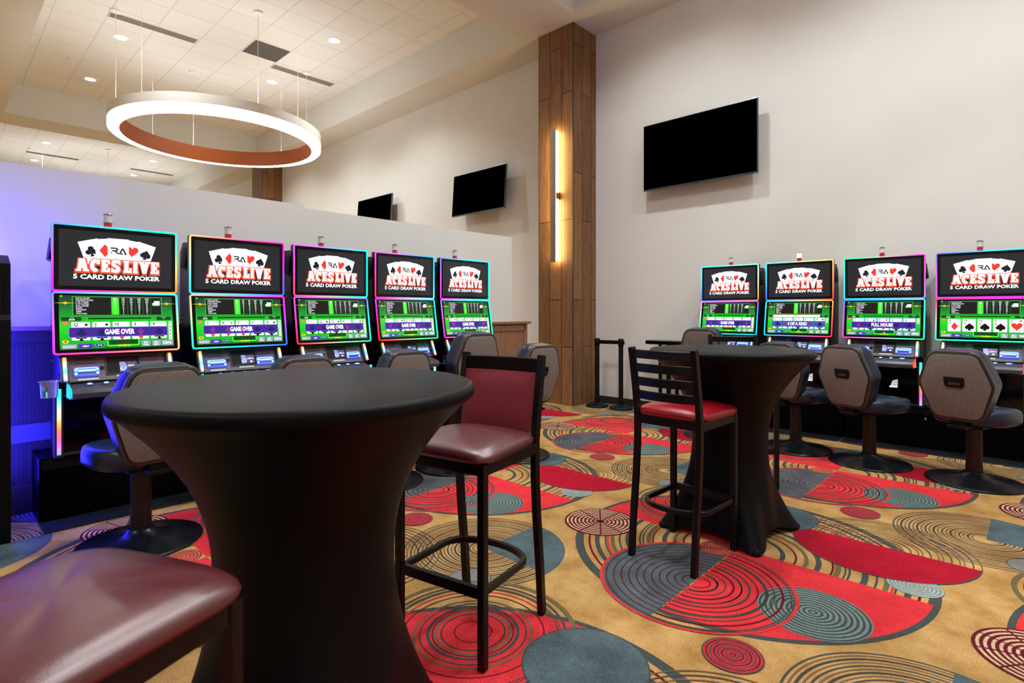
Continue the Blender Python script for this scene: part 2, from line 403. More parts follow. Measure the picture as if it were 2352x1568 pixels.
def motif(vx, vy):
    c = CT
    # big round, two red quadrants, two tan quadrants with arcs
    sect(vx, vy, 0, .87, 0, 360, c['tan'], 10)
    for r, w, k in arcs:
        ring(vx, vy, r, w, c[k], 11, 180, 270); ring(vx, vy, r, w, c[k], 11, 0, 90)
    sect(vx, vy, 0, .86, -90, 0, c['red'], 12); sect(vx, vy, 0, .86, 90, 180, c['red'], 12)
    ring(vx, vy, .865, .026, c['slate'], 13)
    # target of rings in the upper red quadrant
    qx, qy = vx - .46, vy + .505
    sect(qx, qy, 0, .15, 0, 360, c['red'], 14)
    for r, w, k in ((.075, .005, 'maroon'), (.128, .008, 'dark'), (.150, .012, 'olive'), (.163, .006, 'maroon'), (.180, .014, 'slate'), (.213, .007, 'dark'), (.236, .010, 'olive'), (.285, .006, 'maroon'), (.318, .009, 'red'),
                    (.342, .006, 'dark'), (.352, .005, 'dark'), (.372, .012, 'slate'), (.41, .022, 'olive')):
        ring(qx, qy, r, w, c[k], 15)
    # half grey, half red disc
    ax, ay, ar = vx - .005, vy - .515, .438
    sect(ax, ay, 0, ar, 90, 270, c['grey'], 18)
    k = 0
    r = .055
    while r < .43:
        ring(ax, ay - (ar - r) * .02 + (ar - r) * .03, r, .007, c['maroon'], 19, 90, 270)
        ring(ax + .02 * (1 - r / ar), ay, r, .010 if k % 2 else .006, c['dark' if k % 3 else 'maroon'], 22, -90, 90)
        if k % 3 == 1: ring(ax, ay, r + .012, .006, c['slate'], 22, -90, 90)
        r += .036; k += 1
    # grey-green spiral disc
    gx, gy = vx + .487, vy - .428
    sect(gx, gy, 0, .218, 0, 360, c['gg'], 20)
    for i in range(10): ring(gx, gy, .014 + i * .0215, .010, c['slate'], 21)
    ring(ax, ay, ar, .014, c['red'], 23)
    # dark red half disc with loose rings on its upper half
    dx, dy = vx + .557, vy + .56
    for i in range(14): ring(dx + .006 * math.sin(i * 2.1), dy, .05 + i * .0285, .006, c['brown' if i % 3 else 'slate'], 24, -4, 184)
    sect(dx, dy, 0, .425, 180, 360, c['dred'], 25); ring(dx, dy, .425, .008, c['slate'], 26, 180, 360)
    sx, sy = vx + .765, vy + .15
    sect(sx, sy, 0, .112, 0, 360, c['gg'], 24)
    for i in range(7): ring(sx, sy, .012 + i * .0155, .0065, c['lgrey'], 24.5)
    # solid grey disc
    sect(vx - .01, vy + .645, 0, .229, 0, 360, c['grey'], 27); ring(vx - .01, vy + .645, .229, .006, c['slate'], 28)
    # cobweb
    wx, wy = vx - .76, vy - .20
    sect(wx, wy, 0, .215, 0, 360, c['pale'], 29)
    for i in range(9): ring(wx, wy, .022 + i * .0236, .0125, c['maroon'], 30)
    for i in range(5):
        a = i * PI / 5 + .3
        bar(wx - .21 * math.cos(a), wy - .21 * math.sin(a), wx + .21 * math.cos(a), wy + .21 * math.sin(a), .009, c['maroon'], 31)
    # small rose disc
    tx, ty = vx + .357, vy - .96
    sect(tx, ty, 0, .109, 0, 360, c['rose'], 29)
    for i in range(8): ring(tx, ty, .01 + i * .014, .0055, c['slate' if i % 2 else 'maroon'], 30)
    # small orange disc
    ox, oy = vx - .085, vy - .085
    sect(ox, oy, 0, .088, 0, 360, c['orange'], 29)
    for i in range(5): ring(ox, oy, .014 + i * .0165, .006, c['dark'], 30)
    # tan rings with a grey quarter
    ex, ey = vx - 1.0, vy - .95
    for i in range(20):
        ring(ex, ey, .062 + i * .0195, (.008, .012, .009, .009)[i % 4], c[('brown', 'dark', 'brown', 'slate')[i % 4]], 4)
    sect(ex, ey, 0, .438, 0, 90, c['grey'], 5)
    sect(ex + .20, ey - .29, 0, .105, 0, 360, c['ash'], 6); ring(ex + .20, ey - .29, .105, .005, c['slate'], 7)
V0 = (-1.19, 3.03); PX, PY = 1.97, 2.03
for i in range(-4, 3):
    for j in range(-2, 3):
        vx, vy = V0[0] + i * PX, V0[1] + j * PY
        if vx < -5.6 and vy < 4.5: continue
        motif(vx, vy)
struct(fl.obj('floor', recalc=False))

# ------------------------------------------------------------------ pillars, half wall
def pillar(xa, xb, label):
    m = MB()
    m.box(((xa + xb) / 2, (6.03 + WY) / 2, ZS / 2), (xb - xa, WY - 6.03, ZS), M_pillar, bev=0.004, seg=1)
    o = tag(m.obj('wooden_pillar'), label, 'pillar', 'wood clad wall pillars')
    MB().box((xb - .002, 6.034, ZS / 2), (0.012, 0.012, ZS - .01), M_base).obj('corner_strip', o)
    return o
pillar(-5.22, -4.60, 'brown wood plank pillar with the tall glowing sconce on its face')
pillar(-15.50, -14.85, 'brown wood pillar far behind the white partition, below the ring lamp')
hw = thing('half_wall', 'pale oak half wall with flat cap at the partition end beside pillar', 'half wall', (-4.675, 4.77, 0))
m = MB(); m.box((0, 0, .57), (.08, .74, 1.135), M_counter, bev=.004); m.obj('panel', hw)
m = MB(); m.box((.01, .01, 1.152), (.13, .80, .03), M_counter, bev=.006); m.obj('cap', hw)
m = MB()
for y in (-.35, .33): m.box((.046, y, .57), (.012, .06, 1.12), M_counter, bev=.003)
m.box((.046, 0, 1.09), (.012, .64, .07), M_counter, bev=.003); m.box((.046, 0, .08), (.012, .64, .12), M_counter, bev=.003); m.obj('panel_frame', hw)

# sconce
sc = thing('wall_sconce', 'tall slim metal sconce glowing yellow on the wood pillar', 'wall lamp', (-4.866, 6.03, 2.89))
MB().box((0, -.10, 0), (.085, .012, 1.84), M_steel, bev=.002).obj('front_bar', sc)
MB().box((0, -.060, 0), (.060, .066, 1.80), M_sconlit, bev=.004).obj('diffuser', sc)
m = MB(); m.box((.022, -.013, 0), (.04, .026, .11), M_steel, bev=.004); m.box((.036, -.05, 0), (.012, .07, .09), M_steel, bev=.002); m.obj('bracket', sc)

# ------------------------------------------------------------------ televisions
def tv(cx, y, z, w, h, tilt, label):
    t = thing('television', label, 'television', (cx, WY, z), 0, 'wall mounted televisions')
    R = Matrix.Translation((0, y - WY, 0)) @ Matrix.Rotation(tilt, 4, 'X')
    m = MB(); m.box((0, 0, 0), (w, .035, h), M_tvframe, bev=.004); m.box((0, .03, -h * .05), (w * .8, .04, h * .7), M_blackmatte, bev=.01)
    bmesh.ops.transform(m.bm, matrix=R, verts=m.bm.verts); m.obj('frame', t)
    m = MB(); m.box((0, -.0185, .004), (w - .016, .003, h - .026), M_tvscreen)
    bmesh.ops.transform(m.bm, matrix=R, verts=m.bm.verts); m.obj('screen', t)
    m = MB(); m.box((0, -.0185, -h / 2 - .002), (.06, .01, .008), M_blackgloss)
    bmesh.ops.transform(m.bm, matrix=R, verts=m.bm.verts); m.obj('sensor', t)
    m = MB(); m.box((0, -.012, 0), (.45, .024, .35), M_blackmatte); d = (WY - y)
    for sx in (-.15, .15): m.box((sx, -d / 2, 0), (.03, d - .03, .3), M_blackmatte)
    m.obj('wall_mount', t)
tv(-3.02, 6.43, 3.275, 1.445, .845, 0.0, 'large black television on the white wall right of the pillar')
tv(-6.86, 6.38, 3.31, 1.29, .725, math.radians(-4), 'black television on the wall left of the pillar, fully in view')
tv(-10.05, 6.38, 3.31, 1.27, .725, math.radians(-4), 'black television half hidden behind the top of the white partition')

# ------------------------------------------------------------------ ring lamp, downlights, vents
def ring_lamp(cx, cy, label):
    z0, R = 4.165, 1.60
    t = thing('ring_pendant_lamp', label, 'ceiling lamp', (cx, cy, z0), 0, 'ring pendant lamps')
    m = MB(); m.lathe([(R - .004, .125), (R, .125), (R, .27), (R - .155, .27), (R - .155, .125), (R - .15, .125)], M_ringwhite, 96, cap=False); m.obj('outer_shell', t, True, angle=30)
    m = MB(); m.lathe([(R - .157, .0), (R - .162, 0.0), (R - .162, .27), (R - .157, .27)], M_copper, 96, cap=False)
    m.obj('inner_band', t, True, angle=30)
    m = MB(); m.lathe([(R - .002, .123), (R - .002, .02), (R - .02, .002), (R - .14, .002), (R - .155, .01)], M_ringlit, 96, cap=False); m.obj('diffuser', t, True, angle=50)
    m = MB(); m.lathe([(R - .03, .272), (R - .125, .272)], M_ceilfill, 96, cap=False); m.obj('ceiling_fill', t)  # added glowing band, out of view on the ring top, lifts the ceiling
    for k, a in enumerate((0, 90, 180, 270)):
        x, y = (R - .09) * math.cos(math.radians(a)), (R - .09) * math.sin(math.radians(a))
        c = MB().cyl((x, y, ZT - z0 - .03), .07, .03, M_cord, 24).obj('canopy', t, True)
        cc = MB(); cc.tube([(x, y, .265), (x + .01, y, .6), (x - .004, y, 1.1), (x, y, ZT - z0 - .02)], .008, .008, M_cord, up=(0, 1, 0), n=8, round_=True); cc.obj('cord', t)
        for da in (28, 62):
            b = math.radians(a + da); x, y = (R - .09) * math.cos(b), (R - .09) * math.sin(b)
            if da == 28: MB().tube([(x, y, .265), (x, y, ZT - z0)], .004, .004, M_cord, up=(0, 1, 0), n=6, round_=True).obj('cable', t)
    return t
ring_lamp(-10.15, 3.45, 'large white ring pendant lamp with copper inside, hanging over the partition')
LAMPS = []
def downlight(x, y, label):
    t = thing('downlight', label, 'ceiling light', (x, y, ZT), 0, 'round recessed ceiling lights')
    m = MB(); m.lathe([(.085, -.004), (.115, -.006), (.118, 0)], M_ringwhite, 32, cap=False); m.obj('rim', t, True)
    m = MB(); m.lathe([(0, -.003), (.088, -.003)], M_downlit, 32, cap=False); m.obj('lens', t)
    LAMPS.append((x, y))
for x, y, l in ((-11.10, 2.19, 'round recessed light below the long slotted vent, upper left'), (-13.53, 2.17, 'round recessed light at the far left of the tray ceiling'),
                (-8.62, 4.70, 'round recessed light right of the square grille, nearest the pillar'), (-11.07, 4.69, 'round recessed light left of the slotted vent beside the grille'),
                (-19.48, 2.17, 'far recessed light just above the leftmost far slot vent'), (-21.99, 2.17, 'far recessed light nearest the partition top at the left edge'),
                (-19.5, 4.67, 'far recessed light just below the rim of the ring lamp'), (-22.0, 4.70, 'far recessed light below the second far slot vent'),
                (-13.53, 4.69, 'round recessed light seen through the ring lamp'), (-8.62, 2.19, 'round recessed light above the top of the photo, over the partition')):
    downlight(x, y, l)
def vent(x, y, label, slots=3):
    t = thing('slot_vent', label, 'air vent', (x, y, ZT), 0, 'slotted ceiling vents')
    MB().box((0, 0, -.004), (.20, 1.22, .008), M_ventw).obj('frame', t)
    for i in range(4): MB().box((-.066 + i * .044, 0, -.0095), (.024, 1.19, .004), M_vent).obj('slot', t)
vent(-10.335, 2.50, 'long slotted ceiling vent at the upper left, above a recessed light')
vent(-10.335, 4.99, 'long slotted ceiling vent right of the square grille')
vent(-20.93, 2.48, 'far slotted ceiling vent at left, low over the partition')
vent(-21.02, 5.01, 'far slotted ceiling vent just left of the ring lamp bottom')
gt = thing('return_grille', 'square grey brown grille set in the tile ceiling', 'air vent', (-9.84, 4.07, ZT))
MB().box((0, 0, -.005), (.585, .585, .01), M_vent).obj('perforated_panel', gt)
MB().box((0, 0, -.002), (.61, .61, .004), M_ventw).obj('frame', gt)
for x, y, l in ((-12.7, 1.72, 'small white ceiling sensor dome at left of the tiles'), (-13.6, 4.1, 'small ceiling sprinkler dome above the ring lamp')):
    tag(MB().lathe([(.035, 0), (.03, -.015), (.012, -.022), (.01, -.03), (0, -.03)], M_ventw, 16).obj('ceiling_sensor', None, True, (x, y, ZT)), l, 'sensor')

# ------------------------------------------------------------------ text and screen graphics
_tx = {}
def glyphs(txt, bold=0.0, sx=1.0):
    k = (txt, bold)
    if k not in _tx:
        cu = bpy.data.curves.new('t', 'FONT'); cu.body = txt; cu.size = 1.0; cu.align_x = 'LEFT'; cu.offset = bold; cu.resolution_u = 2
        o = bpy.data.objects.new('t', cu); COL.objects.link(o)
        bpy.context.view_layer.update()
        dg = bpy.context.evaluated_depsgraph_get(); e = o.evaluated_get(dg); me = e.to_mesh()
        vs = [(v.co.x, v.co.y) for v in me.vertices]; fs = [tuple(p.vertices) for p in me.polygons]
        e.to_mesh_clear(); bpy.data.objects.remove(o); bpy.data.curves.remove(cu)
        xs = [v[0] for v in vs] or [0]; ys = [v[1] for v in vs] or [0]
        _tx[k] = (vs, fs, min(xs), max(xs), min(ys), max(ys))
    return _tx[k]
class GX:
    """flat graphics in (u, v) stacked in thin layers toward the viewer (-y)"""
    def __init__(s, z0=0.0): s.mb = MB(); s.z0 = z0; s.LZ = 0.00035
    def pt(s, u, v, l): return (u, -s.z0 - l * s.LZ, v)
    def poly(s, pts, m, l):
        s.mb.poly([s.pt(u, v, l) for u, v in pts], m); return s
    def rect(s, u0, v0, u1, v1, m, l, r=0.0):
        if r <= 0: return s.poly([(u0, v0), (u1, v0), (u1, v1), (u0, v1)], m, l)
        pts = []
        for cx, cy, a in ((u1 - r, v0 + r, -90), (u1 - r, v1 - r, 0), (u0 + r, v1 - r, 90), (u0 + r, v0 + r, 180)):
            for k in range(5):
                b = math.radians(a + k * 22.5); pts.append((cx + r * math.cos(b), cy + r * math.sin(b)))
        return s.poly(pts, m, l)
    def arc(s, cx, cy, rx, ry, t, a0, a1, m, l, n=18):
        for k in range(n):
            a, b = math.radians(a0 + (a1 - a0) * k / n), math.radians(a0 + (a1 - a0) * (k + 1) / n)
            q = lambda g, d: (cx + (rx + d) * math.cos(g), cy + (ry + d) * math.sin(g))
            s.poly([q(a, -t / 2), q(b, -t / 2), q(b, t / 2), q(a, t / 2)], m, l)
        return s
    def disc(s, cx, cy, rx, ry, m, l, n=24):
        return s.poly([(cx + rx * math.cos(2 * PI * k / n), cy + ry * math.sin(2 * PI * k / n)) for k in range(n)], m, l)
    def text(s, txt, u, v, h, m, l, al='L', bold=0.0, w=None):
        vs, fs, xa, xb, ya, yb = glyphs(txt, bold)
        if not vs: return s
        ref = glyphs('H', bold); k = h / (ref[5] - ref[4]); kx = k if w is None else w / (xb - xa)
        W = (xb - xa) * kx
        ou = u - {'L': 0, 'C': W / 2, 'R': W}[al]
        bv = [s.mb.bm.verts.new(s.pt(ou + (x - xa) * kx, v + (y - ref[4]) * k, l)) for x, y in vs]
        mi = s.mb.mi(m)
        for f in fs:
            try:
                q = s.mb.bm.faces.new([bv[i] for i in f]); q.material_index = mi
            except ValueError: pass
        return s
    def suit(s, kind, cx, cy, h, m, l, rot=0.0, half=0):
        P = []
        if kind == 'heart':
            for k in range(33):
                t = 2 * PI * k / 32; P.append((16 * math.sin(t) ** 3 / 32, (13 * math.cos(t) - 5 * math.cos(2 * t) - 2 * math.cos(3 * t) - math.cos(4 * t) + 2.5) / 30))
            P = P[:-1]
        elif kind == 'diamond': P = [(0, -.5), (.36, 0), (0, .5), (-.36, 0)]
        elif kind == 'spade':
            for k in range(33):
                t = 2 * PI * k / 32; P.append((16 * math.sin(t) ** 3 / 36, -(13 * math.cos(t) - 5 * math.cos(2 * t) - 2 * math.cos(3 * t) - math.cos(4 * t) + 2.5) / 36 + .06))
            P = P[:-1]
        c, sn = math.cos(rot), math.sin(rot)
        T = lambda p: (cx + h * (p[0] * c - p[1] * sn), cy + h * (p[0] * sn + p[1] * c))
        if kind == 'club':
            for ax, ay in ((0, .24), (-.24, -.08), (.24, -.08)):
                s.poly([T((ax + .235 * math.cos(2 * PI * k / 18), ay + .235 * math.sin(2 * PI * k / 18))) for k in range(18)], m, l)
            s.poly([T(p) for p in ((-.1, .1), (.1, .1), (.04, -.2), (.18, -.5), (-.18, -.5), (-.04, -.2))], m, l)
        else:
            if kind in ('heart', 'spade'): P = P[::-1]
            s.poly([T(p) for p in P], m, l)
            if kind == 'spade': s.poly([T(p) for p in ((-.04, -.1), (.04, -.1), (.17, -.5), (-.17, -.5))], m, l)
        return s
    def slab(s, word, u, v, h, gap, t, grow, m, l, wmap):
        """fat slab-serif capitals from strokes"""
        x = u
        def R(a, b, c, d): s.poly([(a - grow, b - grow), (c + grow, b - grow), (c + grow, d + grow), (a - grow, d + grow)], m, l)
        def Q(p):
            cx = sum(q[0] for q in p) / len(p); cy = sum(q[1] for q in p) / len(p)
            o = []
            for a, b in p:
                d = math.hypot(a - cx, b - cy); o.append((a + (a - cx) / d * grow * 1.25, b + (b - cy) / d * grow * 1.25))
            s.poly(o, m, l)
        sh = h * .15
        for k_, ch in enumerate(word):
            w = wmap.get(ch, .9) * h
            if k_ == 4: x += gap * 1.6
            if ch == ' ': x += w; continue
            c = x + w / 2
            if ch == 'A':
                e = grow
                s.poly([(x + .06 * h - e, v - e), (x + .06 * h + t * .8 + e, v - e), (c + t * .10 + e, v + h + e), (c - t * .75 - e, v + h + e)], m, l)
                s.poly([(x + w - .04 * h - t - e, v - e), (x + w - .04 * h + e, v - e), (c + t * .60 + e, v + h + e), (c - t * .55 - e, v + h + e)], m, l)
                R(x + w * .28, v + h * .24, x + w * .72, v + h * .38); R(x - .02 * h, v, x + .31 * h, v + sh); R(x + w - .36 * h, v, x + w + .03 * h, v + sh)
            elif ch == 'C':
                s.arc(c, v + h / 2, w / 2 - t / 2, h / 2 - t * .42, t + 2 * grow, 42, 318, m, l); R(x + w - t * .8, v + h * .62, x + w, v + h); 
            elif ch == 'E':
                R(x + .04 * h, v, x + .04 * h + t, v + h); R(x, v, x + w, v + sh * 1.15); R(x, v + h - sh * 1.15, x + w, v + h); R(x + t, v + h * .42, x + w * .72, v + h * .58)
                R(x + w - t * .55, v, x + w, v + h * .34); R(x + w - t * .55, v + h * .66, x + w, v + h); R(x + w * .62, v + h * .34, x + w * .76, v + h * .66)
            elif ch == 'S':
                r = h * .27
                s.arc(c, v + h - r, w / 2 - t / 2, r - t * .3, t * .95 + 2 * grow, 20, 275, m, l); s.arc(c, v + r, w / 2 - t / 2, r - t * .3, t * .95 + 2 * grow, -160, 95, m, l)
                R(x + w - t * .6, v + h * .66, x + w, v + h); R(x, v, x + t * .6, v + h * .34)
            elif ch == 'L':
                R(x + .06 * h, v, x + .06 * h + t, v + h); R(x, v, x + w, v + sh * 1.15); R(x, v + h - sh, x + .42 * h, v + h); R(x + w - t * .6, v, x + w, v + h * .4)
            elif ch == 'I':
                R(c - t / 2, v, c + t / 2, v + h); R(x, v, x + w, v + sh); R(x, v + h - sh, x + w, v + h)
            elif ch == 'V':
                Q([(x + .04 * h, v + h), (x + .04 * h + t, v + h), (c + t * .5, v), (c - t * .5, v)]); Q([(x + w - .04 * h - t, v + h), (x + w - .04 * h, v + h), (c + t * .5, v), (c - t * .5, v)])
                R(x - .03 * h, v + h - sh, x + .36 * h, v + h); R(x + w - .36 * h, v + h - sh, x + w + .03 * h, v + h)
            x += w + gap
        return x
    def obj(s, name, parent=None, mx=None):
        if mx is not None: bmesh.ops.transform(s.mb.bm, matrix=mx, verts=s.mb.bm.verts)
        return s.mb.obj(name, parent, recalc=False)

# machine dimensions (front of the screens is y = 0, viewer at -y)
HWID = 0.3255
ZTOP, ZSEAM, ZBOT, YB_ = 1.810, 1.405, 1.028, -0.062
LOWM = Matrix.Translation((0, 0, ZSEAM)) @ Matrix.Rotation(math.atan2(-YB_, ZSEAM - ZBOT), 4, 'X').inverted() @ Matrix.Translation((0, 0, -ZSEAM))
# check: bottom must come toward the viewer
_t = LOWM @ Vector((0, 0, ZBOT))
if _t.y > 0:
    LOWM = Matrix.Translation((0, 0, ZSEAM)) @ Matrix.Rotation(math.atan2(-YB_, ZSEAM - ZBOT), 4, 'X') @ Matrix.Translation((0, 0, -ZSEAM))

def led_frame(name, z0, z1, cols, mx, parent):
    """rounded glowing tube round a screen; cols = TL, TR, BR, BL"""
    a, r, w = HWID - .006, .014, .0095
    u0, u1, v0, v1 = -a, a, z0 + .006, z1 - .006
    pts = []
    for cx, cz, st in ((u1 - r, v0 + r, -90), (u1 - r, v1 - r, 0), (u0 + r, v1 - r, 90), (u0 + r, v0 + r, 180)):
        pts += [(cx + r * math.cos(math.radians(st + k * 22.5)), cz + r * math.sin(math.radians(st + k * 22.5))) for k in range(5)]
    fine = []
    for i in range(len(pts)):
        p, q = pts[i], pts[(i + 1) % len(pts)]; d = math.hypot(q[0] - p[0], q[1] - p[1]); n = max(1, int(d / .03))
        for k in range(n): fine.append((p[0] + (q[0] - p[0]) * k / n, p[1] + (q[1] - p[1]) * k / n))
    m = MB(); m.tube([(p[0], -.004, p[1]) for p in fine], w, w * 1.3, M_led, up=(0, 1, 0), closed=True, bev=.003)
    bmesh.ops.transform(m.bm, matrix=mx, verts=m.bm.verts)
    o = m.obj(name, parent, True)
    TL, TR, BR, BL = [Vector(c) for c in cols]
    at = o.data.color_attributes.new('glow', 'FLOAT_COLOR', 'POINT')
    inv = mx.inverted()
    for i, v in enumerate(o.data.vertices):
        p = inv @ v.co; u = min(1, max(0, (p.x - u0) / (u1 - u0))); t = min(1, max(0, (p.z - v0) / (v1 - v0)))
        c = BL * (1 - u) * (1 - t) + BR * u * (1 - t) + TL * (1 - u) * t + TR * u * t
        at.data[i].color = (c.x ** 2.2, c.y ** 2.2, c.z ** 2.2, 1)
    return o
RAIN = [(1, .45, .1), (1, .75, .5), (.6, .95, 1), (.2, .8, 1), (.75, .9, 1), (1, .35, .55)]
RAIN2 = [(.1, .8, 1), (.1, 1, .6), (.9, .95, .9), (1, .6, .2), (1, .25, .15), (1, .2, .8), (.3, .5, 1)]
def glow_strip(name, pts, w, d, cols, parent):
    P = []
    for a, b in zip(pts, pts[1:]):
        for k in range(8): P.append([a[i] + (b[i] - a[i]) * k / 8 for i in range(3)])
    P.append(list(pts[-1]))
    m = MB(); m.tube(P, w, d, M_strip, up=(0, 1, 0), bev=min(w, d) * .3)
    o = m.obj(name, parent, True)
    z0, z1 = pts[0][2], pts[-1][2]; at = o.data.color_attributes.new('glow', 'FLOAT_COLOR', 'POINT')
    for i, v in enumerate(o.data.vertices):
        t = min(.999, max(0, (v.co.z - z0) / (z1 - z0))) * (len(cols) - 1); k = int(t); f = t - k
        at.data[i].color = tuple((cols[k][j] * (1 - f) + cols[k + 1][j] * f) ** 1.5 for j in range(3)) + (1,)
    return o

# shared graphics --------------------------------------------------------
def title_graphic(parent):
    g = GX(.0022); zc = (ZTOP + ZSEAM) / 2 + .0
    g.rect(-.292, ZSEAM + .035, .292, ZTOP - .035, L_title, 0)
    # fan of five cards
    zf = zc + .052
    for cx, cz, rot, l, w in ((-.133, zf - .008, .30, 1, .050), (.133, zf - .008, -.30, 1, .050), (-.066, zf + .004, .14, 2, .050), (.066, zf + .004, -.14, 2, .050), (0, zf + .010, 0, 3, .054)):
        h = .070; c, s_ = math.cos(rot), math.sin(rot)
        q = [(cx + a * c - b * s_, cz + a * s_ + b * c) for a, b in ((-w, -h), (w, -h), (w, h), (-w, h))]
        g.poly([(cx + (u - cx) * 1.03, cz + (v - cz) * 1.02) for u, v in q], L_edge, l - .4); g.poly(q, L_white, l)
    g.suit('club', -.136, zf - .006, .064, L_dark, 1.3, .2); g.suit('diamond', -.068, zf + .002, .080, L_red, 2.3)
    g.suit('heart', .072, zf + .002, .068, L_red, 2.3, -.05); g.suit('spade', .146, zf - .008, .066, L_dark, 1.3, -.25)
    # monogram: R with a flat lead-in and an open A
    a = zf + .004
    st = lambda p, q, t: g.poly([(p[0] + n[0] * t, p[1] + n[1] * t) for p, n in ((p, nn(p, q)), (q, nn(p, q)))] + [(p[0] - n[0] * t, p[1] - n[1] * t) for p, n in ((q, nn(p, q)), (p, nn(p, q)))], L_dark, 4)
    def nn(p, q):
        d = math.hypot(q[0] - p[0], q[1] - p[1]); return (-(q[1] - p[1]) / d, (q[0] - p[0]) / d)
    for p, q in (((-.040, a + .017), (-.008, a + .017)), ((-.008, a + .018), (-.003, a + .008)), ((-.003, a + .009), (-.012, a + .001)), ((-.034, a + .001), (-.010, a + .001)), ((-.020, a + .001), (.003, a - .018)),
                 ((.006, a - .018), (.022, a + .018)), ((.022, a + .018), (.040, a - .018)), ((.012, a - .017), (.024, a - .017)), ((.032, a - .017), (.042, a - .017))): st(p, q, .0042)
    g.suit('diamond', -.036, a - .013, .014, L_red, 4)
    # slab lettering
    wm = {'A': .80, 'C': .65, 'E': .585, 'S': .635, 'L': .57, 'I': .36, 'V': .775}
    h, v, t = .076, zc - .0775, .0215
    tw = sum(wm[c] * h for c in 'ACESLIVE') + 8.6 * .006
    g.slab('ACESLIVE', -tw / 2 + .004, v - .004, h, .006, t, .0075, L_orange, 5, wm)
    g.slab('ACESLIVE', -tw / 2 + .004, v, h, .006, t, .0045, L_orange, 6, wm)
    g.slab('ACESLIVE', -tw / 2 + .004, v, h, .006, t, 0.0, L_white, 7, wm)
    g.text('5 CARD DRAW POKER', 0, zc - .1235, .0285, L_white, 7, 'C', .035, w=tw + .02)
    return g.obj('title_graphic', parent)
def pay_graphic(parent):
    g = GX(.0022)
    u0, u1, v0, v1 = -.292, .292, ZBOT + .030, ZSEAM - .022
    U = lambda x: u0 + (u1 - u0) * x
    V = lambda y: v1 - (v1 - v0) * y
    g.rect(u0, v0, u1, v1, M_felt, 0)
    g.rect(U(.105), V(.375), U(.90), V(.018), L_green2, 1); g.rect(U(.112), V(.368), U(.893), V(.028), L_dgreen, 2)
    g.rect(U(.12), V(.36), U(.425), V(.035), L_black, 3)
    g.rect(U(.435), V(.36), U(.50), V(.035), L_green, 3)
    for i in range(4): g.rect(U(.512 + i * .072), V(.36), U(.568 + i * .072), V(.035), L_black, 3)
    g.rect(U(.80), V(.36), U(.885), V(.035), L_black, 3)
    rows = ['ROYAL FLUSH', 'STRAIGHT FLUSH', '5 OF A KIND', '4 OF A KIND', 'FULL HOUSE', 'FLUSH', 'STRAIGHT', 'TRIPS', 'TWO PAIR']
    base = [250, 50, 60, 10, 7, 5, 4, 3, 1]
    c2 = [[500, 100, 120, 20, 14, 10, 8, 4, 2], [750, 150, 180, 30, 21, 15, 12, 6, 3], [1000, 200, 240, 40, 28, 20, 16, 8, 4], [4000, 250, 300, 50, 35, 25, 20, 10, 5]]
    hh = (V(.035) - V(.36)) / 9
    for i, t in enumerate(rows):
        y = V(.035) - hh * (i + 1) + hh * .18
        g.text(t, U(.135), y, hh * .66, L_white, 4, 'L', .012)
        g.text(str(base[i]), U(.4675), y, hh * .66, L_white, 4, 'C', .012)
        for k in range(4): g.text(str(c2[k][i]), U(.54 + k * .072), y, hh * .66, L_white, 4, 'C', .012)
    for k in range(5): 
        x = U(.825) + k * .0062; g.poly([(x, V(.14)), (x + .006, V(.14)), (x + .007, V(.09)), (x - .001, V(.09))], L_white, 4)
    g.rect(U(.808), V(.175), U(.878), V(.13), L_white, 5); g.text('ACES LIVE', U(.843), V(.165), .006, L_red, 6, 'C', .03)
    g.rect(U(.81), V(.19), U(.876), V(.18), L_green, 5)
    for x in (.05, .945):   # star glints
        for a, b in ((.052, .0025), (.0025, .014), (.02, .006)):
            g.poly([(U(x) - a, V(.145)), (U(x), V(.145) - b), (U(x) + a, V(.145)), (U(x), V(.145) + b)], L_yellow, 7)
    g.suit('club', U(.02), V(.018), .014, L_green, 4)
    g.rect(U(.012), V(.475), U(.18), V(.405), L_dgreen, 2, .010); g.text('TOTAL', U(.10), V(.425), .004, L_white, 4, 'C', .01); g.text('$0.00', U(.10), V(.465), .009, L_white, 4, 'C', .02)
    g.rect(U(.84), V(.475), U(.985), V(.405), L_dgreen, 2, .010); g.text('TOTAL BET', U(.91), V(.425), .004, L_white, 4, 'C', .01); g.text('1', U(.91), V(.465), .009, L_white, 4, 'C', .02)
    g.rect(U(.225), V(.455), U(.80), V(.41), L_green2, 2); g.rect(U(.232), V(.45), U(.793), V(.416), L_dgreen, 3)
    g.rect(U(.015), V(.545), U(.075), V(.495), L_red, 3, .007); g.text('HOLD', U(.045), V(.53), .006, L_white, 4, 'C', .02)
    g.disc(U(.045), V(.855), .016, .010, L_yellow, 3); g.suit('heart', U(.045), V(.855), .012, L_dgreen, 4)
    g.rect(U(.015), V(.985), U(.135), V(.90), L_grey, 3, .002); g.text('CASHOUT', U(.075), V(.96), .009, L_white, 4, 'C', .01)
    g.rect(U(.15), V(.985), U(.265), V(.90), L_purple, 3, .002); g.text('HELP', U(.2075), V(.96), .010, L_white, 4, 'C', .03)
    g.rect(U(.285), V(.975), U(.365), V(.895), L_cyan, 3, .010); g.rect(U(.293), V(.965), U(.357), V(.905), L_dark, 4, .008); g.text('$0.50', U(.325), V(.945), .008, L_white, 5, 'C', .02)
    g.rect(U(.385), V(.965), U(.675), V(.85), L_green, 3, .010); g.rect(U(.40), V(.935), U(.66), V(.845), L_dgreen, 4, .003); g.text('WIN', U(.53), V(.975), .014, L_yellow, 5, 'C', .03, w=.062)
